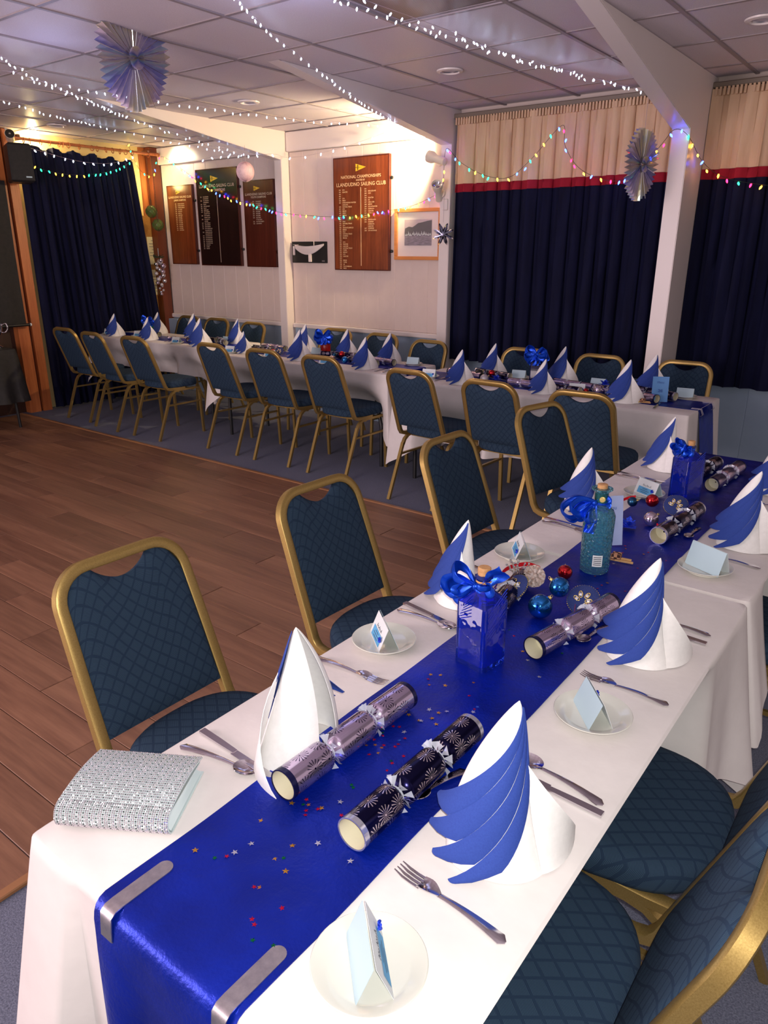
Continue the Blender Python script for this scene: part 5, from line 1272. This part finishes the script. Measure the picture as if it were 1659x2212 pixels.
# menu cards in pegs
def menu(loc, rz, w_, h, mt, label, tilt, check=True):
    r = empty('menu_card', loc, (tilt, 0, rz), label, 'menu card')
    MB().grid(lambda u, v: (w_ * (u - .5), .006 * math.sin(PI * u), .004 + h * v), 10, 2).thick(.0008).build('card', mt, r, smooth=True)
    q = MB(); text_into(q, 'Menu', .018, 0, h * .76, -.0006, 'CENTER', 0); text_into(q, '24', .024, 0, h * .42, -.0006, 'CENTER', .001)
    q.build('lettering', mat('menu_ink', srgb(56, 92, 160), .7), r, smooth=False)
    for v_ in q.v: pass
    return r
def peg(loc, rz, label):
    r = empty('clothes_peg', loc, rz, label, 'peg')
    MB().bevbox((0, 0, .006), (.072, .007, .006), .001).build('wooden_arm', 'peg', r, smooth=False); MB().bevbox((0, .004, .012), (.060, .007, .005), .001).build('wooden_arm', 'peg', r, smooth=False)
    m = M.get('check')
    if not m:
        m = mat('checked_ribbon', srgb(170, 110, 80), .7); g = N(m); ck = g.n('TexChecker'); ck.inputs['Scale'].default_value = 110; ck.inputs[1].default_value = srgb(60, 26, 20); ck.inputs[2].default_value = srgb(196, 140, 104); g.l(g.coord(), ck.inputs[0]); g.col(ck.outputs[0]); M['check'] = m
    MB().bevbox((-.012, 0, .020), (.026, .022, .018), .003).bevbox((-.026, .003, .012), (.02, .018, .016), .003).build('checked_bow', m, r, smooth=False)
    MB().ball((-.03, -.012, .008), .005, 10, 7).build('bell', 'glitter', r)
menu((-1.335, 4.50, ZRn), .52, .095, .150, 'menu_blue', 'upright pale blue menu card at the right end of the far tables', -.12)
peg((-1.395, 4.42, ZRn), .1, 'wooden peg with checked bow at the foot of the far menu card')
menu((-.708, 2.08, ZRn), .9, .085, .155, 'menu_glass', 'lilac menu sleeve standing behind the teal bottle', -.15)
peg((-.640, 1.985, ZRn), .15, 'wooden peg with checked bow beside the teal bottle')

# ------------------------------------------------------------------ sparkly evening bag
bag = empty('evening_bag', (-.925, .535, ZS), math.radians(31), 'silver rhinestone clutch bag at the corner of the near table', 'bag')
BW, BD, BH = .185, .155, .042
def shell(u, v):
    # v runs round the front fold: bottom back -> front fold -> top back
    r_ = BH / 2 - .002
    if v < .36: y, z = BD / 2 - (BD - r_) * (v / .36), .002
    elif v < .64: a = (v - .36) / .28 * PI; y, z = -BD / 2 + r_ - r_ * math.sin(a), .002 + r_ - r_ * math.cos(a)
    else: t = (v - .64) / .36; y, z = -BD / 2 + r_ + (BD - r_) * t, .002 + 2 * r_ - .010 * t * t + .004 * math.sin(PI * t)
    return (BW * (u - .5), y, z)
MB().grid(shell, 10, 60).thick(-.0022).build('outer_shell', 'bag_lining', bag, angle=70)
for s in (-1, 1):
    MB().grid(lambda u, v: (s * (BW / 2 - .012 * math.sin(PI * v) - .002), -BD / 2 + .012 + (BD - .018) * u, .005 + (BH - .013 - .009 * u) * v), 12, 6).thick(.001).build('side_gusset', 'bag_lining', bag)
st, sd = MB(), MB(); nc, nr = 52, 46
ico = [Vector((0, 0, 1)), Vector((1, 0, .25)), Vector((.31, .95, .25)), Vector((-.81, .59, .25)), Vector((-.81, -.59, .25)), Vector((.31, -.95, .25))]
for j in range(nr):
    v = .40 + .595 * j / (nr - 1)
    for i in range(nc):
        u = (i + .5 + (.0 if j % 2 else 0)) / nc; p = Vector(shell(u, v)); a = Vector(shell(u, v + .01)); t = (a - p).normalized(); n_ = t.cross(Vector((-1, 0, 0))).normalized()
        if n_.z < 0 and v > .64: n_ = -n_
        if v <= .64:
            c = Vector((0, -BD / 2 + BH / 2, BH / 2)); 
            if n_.dot(p - Vector((p.x, c.y, c.z))) < 0: n_ = -n_
        dark = (i % 3 == 1)
        s = .0017 * (.8 if dark else 1.); o_ = p + n_ * .0022; ex = Vector((1, 0, 0)); ey = n_.cross(ex)
        ang = random.uniform(0, 6.28); tl = random.uniform(-.25, .25)
        vv = [o_ + (ex * (q.x * math.cos(ang) - q.y * math.sin(ang)) + ey * (q.x * math.sin(ang) + q.y * math.cos(ang)) + n_ * (q.z + tl * q.x)) * s for q in ico]
        (sd if dark and (j % 2 == 0) else st).add(vv, [(0, 1, 2), (0, 2, 3), (0, 3, 4), (0, 4, 5), (0, 5, 1)])
o = st.build('rhinestones', 'stone', bag, smooth=False); o['kind'] = 'stuff'; o = sd.build('dark_rhinestones', 'stone_dark', bag, smooth=False); o['kind'] = 'stuff'

# ------------------------------------------------------------------ foil confetti stars
def star_mesh(mt, R):
    pts = [(R * (1 if k % 2 == 0 else .42) * math.cos(PI / 2 + k * PI / 5), R * (1 if k % 2 == 0 else .42) * math.sin(PI / 2 + k * PI / 5), 0) for k in range(10)]
    return MB().add([(0, 0, .0006)] + pts, [(0, i + 1, (i + 1) % 10 + 1) for i in range(10)]).mesh('confetti_star', mt, smooth=False)
CM = {}
for k, c in (('gold', srgb(205, 150, 60)), ('silver', srgb(190, 190, 215)), ('red', srgb(200, 20, 60)), ('green', srgb(10, 110, 60)), ('blue', srgb(60, 110, 230)), ('copper', srgb(190, 120, 60))): CM[k] = star_mesh(mat('foil_' + k, c, .25, .8), .0058 if k in ('gold', 'silver') else .0045)
def stars(L):
    for x, y, k in L:
        o = put('confetti_star', CM[k], None, (x, y, ZRn + .0012 + random.random() * .0008), (random.uniform(-.12, .12), random.uniform(-.12, .12), random.uniform(0, 6.28)))
        pl_ = 'between the steel clips and the crackers' if y < .62 else 'on the runner beside the two nearest crackers' if y < .95 else 'between the crackers and the square blue bottle' if y < 1.2 else 'around the silver cracker behind the blue bottle' if y < 1.75 else 'on the runner around the teal bottle' if y < 2.4 else 'near the far blue bottle'
        tag(o, '%s foil confetti star %s' % (k, pl_), 'confetti', '%s foil confetti stars %s' % (k, pl_))
stars([(a[0], a[1], k) for a, k in (
 ((-0.753, 0.523, 0.746), 'gold'), ((-0.718, 0.531, 0.746), 'green'), ((-0.706, 0.544, 0.746), 'red'), ((-0.702, 0.556, 0.746), 'silver'), ((-0.695, 0.583, 0.746), 'silver'), ((-0.718, 0.626, 0.746), 'gold'), ((-0.643, 0.619, 0.746), 'gold'), ((-0.646, 0.585, 0.746), 'gold'), ((-0.636, 0.593, 0.746), 'green'), ((-0.616, 0.577, 0.746), 'gold'),
 ((-0.615, 0.646, 0.746), 'silver'), ((-0.553, 0.649, 0.746), 'silver'), ((-0.632, 0.530, 0.746), 'red'), ((-0.625, 0.534, 0.746), 'copper'), ((-0.575, 0.528, 0.746), 'red'), ((-0.595, 0.491, 0.746), 'red'), ((-0.586, 0.487, 0.746), 'red'), ((-0.543, 0.480, 0.746), 'green'), ((-0.570, 0.469, 0.746), 'green'),
 ((-0.707, 0.684, 0.746), 'gold'), ((-0.690, 0.693, 0.746), 'green'), ((-0.694, 0.705, 0.746), 'red'), ((-0.683, 0.698, 0.746), 'copper'), ((-0.677, 0.686, 0.746), 'red'), ((-0.671, 0.678, 0.746), 'red'), ((-0.664, 0.700, 0.746), 'red'), ((-0.661, 0.705, 0.746), 'gold'), ((-0.646, 0.735, 0.746), 'silver'), ((-0.625, 0.713, 0.746), 'red'), ((-0.779, 0.721, 0.746), 'green'), ((-0.651, 0.774, 0.746), 'green'), ((-0.657, 0.777, 0.746), 'green'),
 ((-0.632, 0.843, 0.746), 'red'), ((-0.641, 0.868, 0.746), 'green'), ((-0.636, 0.864, 0.746), 'red'), ((-0.683, 0.858, 0.746), 'red'), ((-0.674, 0.871, 0.746), 'gold'), ((-0.691, 0.886, 0.746), 'copper'), ((-0.703, 0.875, 0.746), 'copper'), ((-0.702, 0.897, 0.746), 'red'), ((-0.677, 0.887, 0.746), 'copper'), ((-0.678, 0.895, 0.746), 'red'), ((-0.659, 0.904, 0.746), 'red'), ((-0.659, 0.914, 0.746), 'red'), ((-0.664, 0.924, 0.746), 'blue'), ((-0.697, 0.916, 0.746), 'red'),
 ((-0.702, 0.923, 0.746), 'green'), ((-0.698, 0.951, 0.746), 'red'), ((-0.688, 0.957, 0.746), 'red'), ((-0.672, 0.950, 0.746), 'silver'), ((-0.659, 0.935, 0.746), 'red'), ((-0.631, 0.892, 0.746), 'red'), ((-0.696, 0.999, 0.746), 'gold'), ((-0.670, 0.997, 0.746), 'gold'), ((-0.666, 0.998, 0.746), 'silver'), ((-0.674, 1.038, 0.746), 'silver'), ((-0.654, 1.018, 0.746), 'gold'), ((-0.637, 1.007, 0.746), 'gold'), ((-0.653, 1.040, 0.746), 'gold'), ((-0.643, 1.054, 0.746), 'silver'),
 ((-0.724, 1.049, 0.746), 'silver'), ((-0.636, 1.127, 0.746), 'red'), ((-0.601, 1.084, 0.746), 'silver'), ((-0.603, 1.104, 0.746), 'blue'), ((-0.603, 1.094, 0.746), 'red'), ((-0.743, 1.146, 0.746), 'gold'), ((-0.725, 1.157, 0.746), 'gold'), ((-0.723, 1.111, 0.746), 'copper'), ((-0.695, 1.129, 0.746), 'gold'), ((-0.654, 1.175, 0.746), 'copper'), ((-0.554, 1.279, 0.746), 'silver'),
 ((-0.631, 1.353, 0.746), 'gold'), ((-0.610, 1.352, 0.746), 'red'), ((-0.605, 1.326, 0.746), 'silver'), ((-0.557, 1.400, 0.746), 'green'), ((-0.680, 1.404, 0.746), 'red'), ((-0.703, 1.423, 0.746), 'green'), ((-0.545, 1.697, 0.746), 'red'), ((-0.542, 1.709, 0.746), 'gold'), ((-0.623, 1.801, 0.746), 'red'), ((-0.616, 1.824, 0.746), 'gold'), ((-0.661, 1.847, 0.746), 'copper'), ((-0.674, 2.118, 0.746), 'red'), ((-0.660, 2.059, 0.746), 'red'), ((-0.664, 2.097, 0.746), 'copper'), ((-0.606, 2.087, 0.746), 'gold'), ((-0.600, 2.110, 0.746), 'red'), ((-0.640, 1.986, 0.746), 'red'), ((-0.585, 1.974, 0.746), 'red'), ((-0.652, 1.964, 0.746), 'silver'), ((-0.537, 2.079, 0.746), 'red'),
 ((-0.582, 1.736, 0.746), 'red'), ((-0.624, 1.774, 0.746), 'red'), ((-0.636, 2.726, 0.746), 'copper'), ((-0.672, 2.781, 0.746), 'gold'), ((-0.783, 2.767, 0.746), 'copper'), ((-0.669, 2.938, 0.746), 'silver'))])
stars([(a[0], a[1], 'red') for a in ((-0.737, 1.128, 0.746), (-0.559, 1.802, 0.746), (-0.626, 1.744, 0.746))])

# ================================================================== hanging decorations
def rosette(c, R, n, rz, tilt, label, top, mt='irid', depth=.05):
    r = empty('foil_rosette', c, (tilt, 0, rz), label, 'hanging decoration')
    rnd = random.Random(n)
    def fn(u, v):
        i = u * n * 2; a = 2 * PI * u; f = abs((i % 2) - 1) * 2 - 1; rr = R * (.04 + .96 * v) * (1 + .04 * math.sin(a * 3 + 1)) * (1 + .03 * math.sin(a * 7))
        return (rr * math.cos(a), f * depth * (.25 + .75 * v) * .45, rr * math.sin(a))
    MB().grid(fn, n * 2, 6, closeu=True).thick(.0006).build('pleated_foil', mt, r, smooth=False)
    MB().grid(lambda u, v: (lambda a, rr, f: (rr * math.cos(a), -.02 - f * .012, rr * math.sin(a)))(2 * PI * u, R * .22 * (.08 + .92 * v), abs(((u * n * 2) % 2) - 1)), n * 2, 4, closeu=True).thick(.0006).build('inner_pleats', 'foil' if mt == 'foil' else 'irid', r, smooth=False)
    q = MB()
    for i in range(0, n):
        if i % 2: continue
        a_ = 2 * PI * (i + .5) / n; L_ = R * rnd.uniform(.8, 1.04); q.tube([(R * .05 * math.cos(a_), -depth * .16, R * .05 * math.sin(a_)), (L_ * math.cos(a_), -depth * .42 * L_ / R - .004, L_ * math.sin(a_))], .0016, 4)
    q.build('highlight_ribs', 'foil', r)  # thin bright tubes added to stand in for highlight lines along the pleats
    if top is not None:
        h = Vector(top) - Vector(c); th = MB().tube([Vector(c) + Vector((0, 0, R * .9)), Vector(top)], .0012, 5); me = th.mesh('hanging_thread', 'wire_clear')
        o = put('hanging_thread', me, r); o.matrix_parent_inverse = (Matrix.Translation(c) @ Matrix.Rotation(rz, 4, 'Z') @ Matrix.Rotation(tilt, 4, 'X')).inverted()
    return r
R1 = (-3.767, 2.750, 2.563)
rosette(R1, .245, 46, facing(R1) + .80, .10, 'large iridescent pleated foil rosette hanging below the ceiling at the left', (R1[0], R1[1], ZC), depth=.045)
R2 = (-1.763, 4.950, 2.114)
rosette(R2, .20, 40, facing(R2) + 1.12, .04, 'iridescent pleated foil rosette hanging before the long curtain by the right column', (R2[0], R2[1], ZC), depth=.04)
# silver star
S_ = (-3.527, 5.440, 1.736)
st_ = empty('foil_star', S_, .5, 'silver foil star hanging beside the framed picture', 'hanging decoration')
def sf(u, v):
    k = u * 16; a = 2 * PI * u + PI / 2; tip = abs((k % 2) - 1); rr = (.035 + .058 * (1 - tip)) * v; f = math.sin(u * 2 * PI * 24) * .012
    return (rr * math.cos(a), f * v - .006 * (1 - v), rr * math.sin(a))
MB().grid(sf, 96, 5, closeu=True).thick(.0008).build('pleated_star', 'foil', st_, smooth=False)
MB().tube([(0, 0, .09), (.0, 0, .30)], .0012, 5).build('hanging_thread', 'wire_clear', st_)
# white honeycomb ball
H_ = (-5.502, 5.120, 2.288)
hb_ = empty('paper_ball', H_, 0, 'white round paper ball hanging from the first beam', 'hanging decoration')
q = MB(); 
for i in range(20):
    a = PI * i / 20; 
    q.add([(.082 * math.sin(t) * math.cos(a), .082 * math.sin(t) * math.sin(a), -.086 * math.cos(t)) for t in [2 * PI * k / 28 for k in range(28)]], [tuple(range(28))])
q.build('paper_leaves', 'ball_white', hb_, smooth=False); MB().ball((0, 0, 0), .078, 28, 18, 1.03).build('core', 'ball_white', hb_)
MB().tube([(-.01, 0, .08), (-.012, 0, .22)], .0012, 5).tube([(.01, 0, .08), (.008, 0, .22)], .0012, 5).build('hanging_thread', 'wire_clear', hb_)
# glass net floats on ropes
gf = glass('float_glass', srgb(120, 150, 80), .1, 1.3, .6)
for p, zz, t in (((-7.380, 5.430, 2.010), 2.56, 'green glass net float on a rope, left and higher one'), ((-7.330, 5.462, 1.871), 2.56, 'green glass net float on a rope, right and lower one')):
    r = empty('glass_float', p, 0, t, 'net float', 'green glass net floats by the right timber post'); R = .062
    MB().ball((0, 0, 0), R, 22, 16).build('float', gf, r)
    q = MB()
    for k in range(6):
        for sgn in (-1, 1): q.tube([Vector(((R + .002) * math.sin(t_) * math.cos(k * PI / 3 + sgn * .9 * math.cos(t_)), (R + .002) * math.sin(t_) * math.sin(k * PI / 3 + sgn * .9 * math.cos(t_)), (R + .002) * math.cos(t_))) for t_ in [PI * j / 14 + .001 for j in range(15)]], .0022, 5)
    q.tube([(0, 0, R), (0.004, 0, R + .04), (0, 0, R + .07)], .008, 7); q.build('rope_net', 'rope', r)
    MB().tube(catmull([(0, 0, R + .06), (.003, .0, R + .2), (0, .0, zz - p[2])], 4), .0032, 6).build('hanging_rope', 'rope', r)
# silver bauble garland hung on the post
sg = empty('bauble_garland', (-7.420, 5.499, 1.357), 0, 'hanging bunch of silver baubles on the right timber post', 'hanging decoration', None); rnd = random.Random(8)
for i in range(19):
    z = .14 - .0205 * i; R = rnd.uniform(.020, .030) * (1.15 if i < 4 else 1 if i < 13 else .7); a = i * 2.4
    MB().ball((.035 * math.cos(a) * (1 if i < 13 else .5), .045 * math.sin(a) * (1 if i < 13 else .5), z), R, 16, 10).build('silver_bauble', ['b_silver', 'b_pearl', 'chrome'][i % 3], sg)
q = MB()
for i in range(26):
    a = rnd.uniform(0, 6.28); d = Vector((math.cos(a), math.sin(a), rnd.uniform(-.1, .6))) * .06; q.tube([(0, 0, .17), Vector((0, 0, .17)) + d], .003, 4)
q.build('fir_sprig', mat('fir', srgb(50, 60, 40), .8), sg); MB().tube([(0, 0, .17), (.0, 0, .27)], .003, 5).build('hanging_ribbon', 'card', sg)

# ------------------------------------------------------------------ fairy lights
def bulb_mesh(mt, s=1.):
    q = MB().lathe([(.0035 * s, .012 * s), (.0062 * s, .004 * s), (.0062 * s, -.004 * s), (.0030 * s, -.011 * s), (.0006, -.014 * s)], 7); return q.mesh('bulb', mt, smooth=True)
BM = {k: bulb_mesh('e_' + k) for k in ('white', 'blue', 'red', 'green', 'amber')}
CAP = MB().lathe([(.004, .012), (.003, .02)], 6).mesh('bulb_holder', 'wire')
gw = 'cool white fairy light strings across the ceiling'
def string(pts, step, cols, label, wire, jit=.012, drop=.012, seed=1, big=.66, group=None, glow=0.):
    if group == gw and seed != 7:                          # the strand carries on beyond the picture
        v_ = Vector(pts[0]) - Vector(pts[1]); v_.z = 0; q_ = Vector(pts[0]) + v_.normalized() * 1.3; q_.z = 2.62; pts = [tuple(q_)] + list(pts)
    rnd = random.Random(seed); P = catmull(pts, 14); o = Vector(P[0]); r = empty('fairy_light_string', o, 0, label, 'fairy lights', group)
    MB().tube([p - o for p in P], .0016 if wire == 'wire' else .0011, 5).build('wire', wire, r)
    L = 0; nx = step * .5; k = 0
    for i in range(len(P) - 1):
        seg = (P[i + 1] - P[i]).length
        while nx <= L + seg:
            p = P[i].lerp(P[i + 1], (nx - L) / seg) - o; c = cols[(k * 3 + rnd.randrange(2)) % len(cols)] if len(cols) > 1 else cols[0]
            tilt = (rnd.uniform(-.7, .7), rnd.uniform(-.7, .7), 0); b = put('bulb', BM[c], r, p + Vector((rnd.uniform(-jit, jit), rnd.uniform(-jit, jit) * .5, -drop + rnd.uniform(-jit, jit) * .5)), tilt); b.scale = (big,) * 3
            if glow:                                        # each coloured bulb throws its own pool of light
                g_ = light('bulb_glow', 'POINT', b.location, glow, {'red': (1, .03, .08), 'green': (.03, 1, .3), 'blue': (.08, .10, 1), 'amber': (1, .5, .06)}[c], .006); g_.parent = r
            nx += step * rnd.uniform(.8, 1.2); k += 1
        L += seg
    return r
Wh = ['white']
string([(-2.431, 2.814, 2.640), (-2.410, 3.426, 2.645), (-2.317, 4.097, 2.645), (-2.184, 4.859, 2.640), (-1.962, 5.350, 2.597)], .065, Wh, 'dense double row of white fairy lights from the top middle to the right column', 'wire_clear', .02, seed=1, group=gw)
string([(-2.323, 2.748, 2.620), (-2.297, 3.503, 2.630), (-2.270, 4.226, 2.635), (-1.979, 5.360, 2.611)], .10, Wh, 'second strand woven along the dense white row to the right column', 'wire_clear', .015, seed=2, group=gw)
string([(-2.756, 2.529, 2.640), (-3.079, 3.108, 2.640), (-3.191, 3.620, 2.560), (-3.468, 4.350, 2.533), (-3.703, 5.100, 2.510)], .075, Wh, 'white fairy lights running down along the middle beam to the lit wall', 'wire_clear', .008, seed=3, group=gw)
string([(-4.552, 2.456, 2.620), (-4.939, 2.897, 2.620), (-5.267, 3.416, 2.620), (-5.836, 4.150, 2.652), (-5.748, 4.750, 2.543), (-5.587, 5.200, 2.451)], .085, Wh, 'white fairy lights from the left ceiling edge to the first beam, upper strand', 'wire_clear', .012, seed=4, group=gw)
string([(-4.898, 2.615, 2.620), (-4.856, 2.705, 2.610), (-4.940, 2.899, 2.610), (-5.181, 3.267, 2.610), (-5.761, 4.200, 2.614), (-5.677, 4.750, 2.505), (-5.586, 5.210, 2.444)], .15, Wh, 'sparser twin of the upper left white strand', 'wire_clear', .012, seed=5, group=gw)
string([(-5.765, 3.030, 2.620), (-6.064, 3.596, 2.620), (-6.592, 4.400, 2.673), (-6.365, 4.850, 2.601), (-5.610, 5.220, 2.439)], .085, Wh, 'lowest white strand from the left ceiling edge to the first beam', 'wire_clear', .010, seed=6, group=gw)
string([(-4.910, 2.791, 2.600), (-4.864, 2.991, 2.600), (-4.898, 3.416, 2.610), (-4.819, 3.950, 2.610), (-4.707, 4.400, 2.606), (-4.383, 5.000, 2.586), (-3.939, 5.400, 2.572)], .075, Wh, 'long white strand passing under the big rosette to the lit wall corner', 'wire_clear', .012, seed=7, group=gw)
string([(-6.556, 5.450, 2.474), (-6.240, 5.450, 2.496), (-5.660, 5.350, 2.458), (-5.396, 5.400, 2.453), (-5.345, 5.500, 2.431), (-5.130, 5.600, 2.446), (-4.706, 5.620, 2.492), (-4.292, 5.620, 2.563), (-4.119, 5.620, 2.606)], .155, Wh, 'sparse white swag across the first column and above the large honours board', 'wire_clear', .004, seed=8, big=.9)
string([(-7.360, 4.000, 2.533), (-7.360, 4.240, 2.496), (-7.360, 4.578, 2.448), (-7.360, 4.956, 2.455), (-7.360, 5.253, 2.551)], .105, Wh, 'white swag across the top of the left navy curtain', 'wire_clear', .004, seed=9, big=1.0)
Cc = ['red', 'amber', 'blue', 'green', 'white' if 0 else 'amber', 'red', 'green', 'blue']
gc = 'multicoloured fairy light strings'
string([(-7.340, 4.022, 2.407), (-7.340, 4.217, 2.331), (-7.340, 4.566, 2.315), (-7.340, 4.954, 2.383), (-7.360, 5.231, 2.514), (-7.300, 5.152, 2.657)], .070, ['amber', 'green', 'red', 'amber', 'green', 'blue'], 'multicoloured swag across the left navy curtain', 'wire', .012, seed=10, big=1.0, glow=.05, group=gc)
string([(-7.330, 5.239, 2.512), (-7.330, 5.312, 2.406), (-7.330, 5.457, 2.380), (-7.330, 5.569, 2.564), (-7.161, 5.600, 2.510), (-6.775, 5.600, 2.312), (-6.352, 5.600, 2.137), (-5.954, 5.580, 2.052), (-5.448, 5.500, 1.954), (-5.121, 5.560, 1.919), (-4.745, 5.600, 1.904), (-4.406, 5.620, 1.928), (-3.982, 5.600, 1.968), (-3.688, 5.550, 2.043)], .068, Cc, 'multicoloured string draped across the honours boards to the second column', 'wire', .014, seed=11, big=1.0, glow=.12, group=gc)
string([(-3.575, 5.500, 2.119), (-3.558, 5.500, 2.378), (-3.398, 5.460, 2.270), (-3.178, 5.460, 2.165), (-2.958, 5.460, 2.137), (-2.773, 5.460, 2.257), (-2.551, 5.460, 2.457), (-2.514, 5.460, 2.322), (-2.397, 5.460, 2.173), (-2.201, 5.460, 2.084), (-2.037, 5.440, 2.081), (-1.845, 5.300, 2.176), (-1.717, 5.200, 2.271), (-1.668, 5.170, 2.317), (-1.618, 5.170, 2.320), (-1.579, 5.250, 2.279), (-1.533, 5.400, 2.165), (-1.444, 5.480, 2.082), (-1.298, 5.500, 2.032), (-1.096, 5.500, 1.996)], .072, Cc, 'multicoloured string looped over the curtains and the right column', 'wire', .014, seed=12, big=1.0, glow=.34, group=gc)
# cool ambient glow that all those white strands throw on the ceiling
for p in ((-1.978, 2.813, 2.450), (-4.253, 2.574, 2.450), (-2.621, 2.788, 2.450)): light('fairy_glow', 'POINT', p, 2.5, (.50, .56, 1.0), .25)
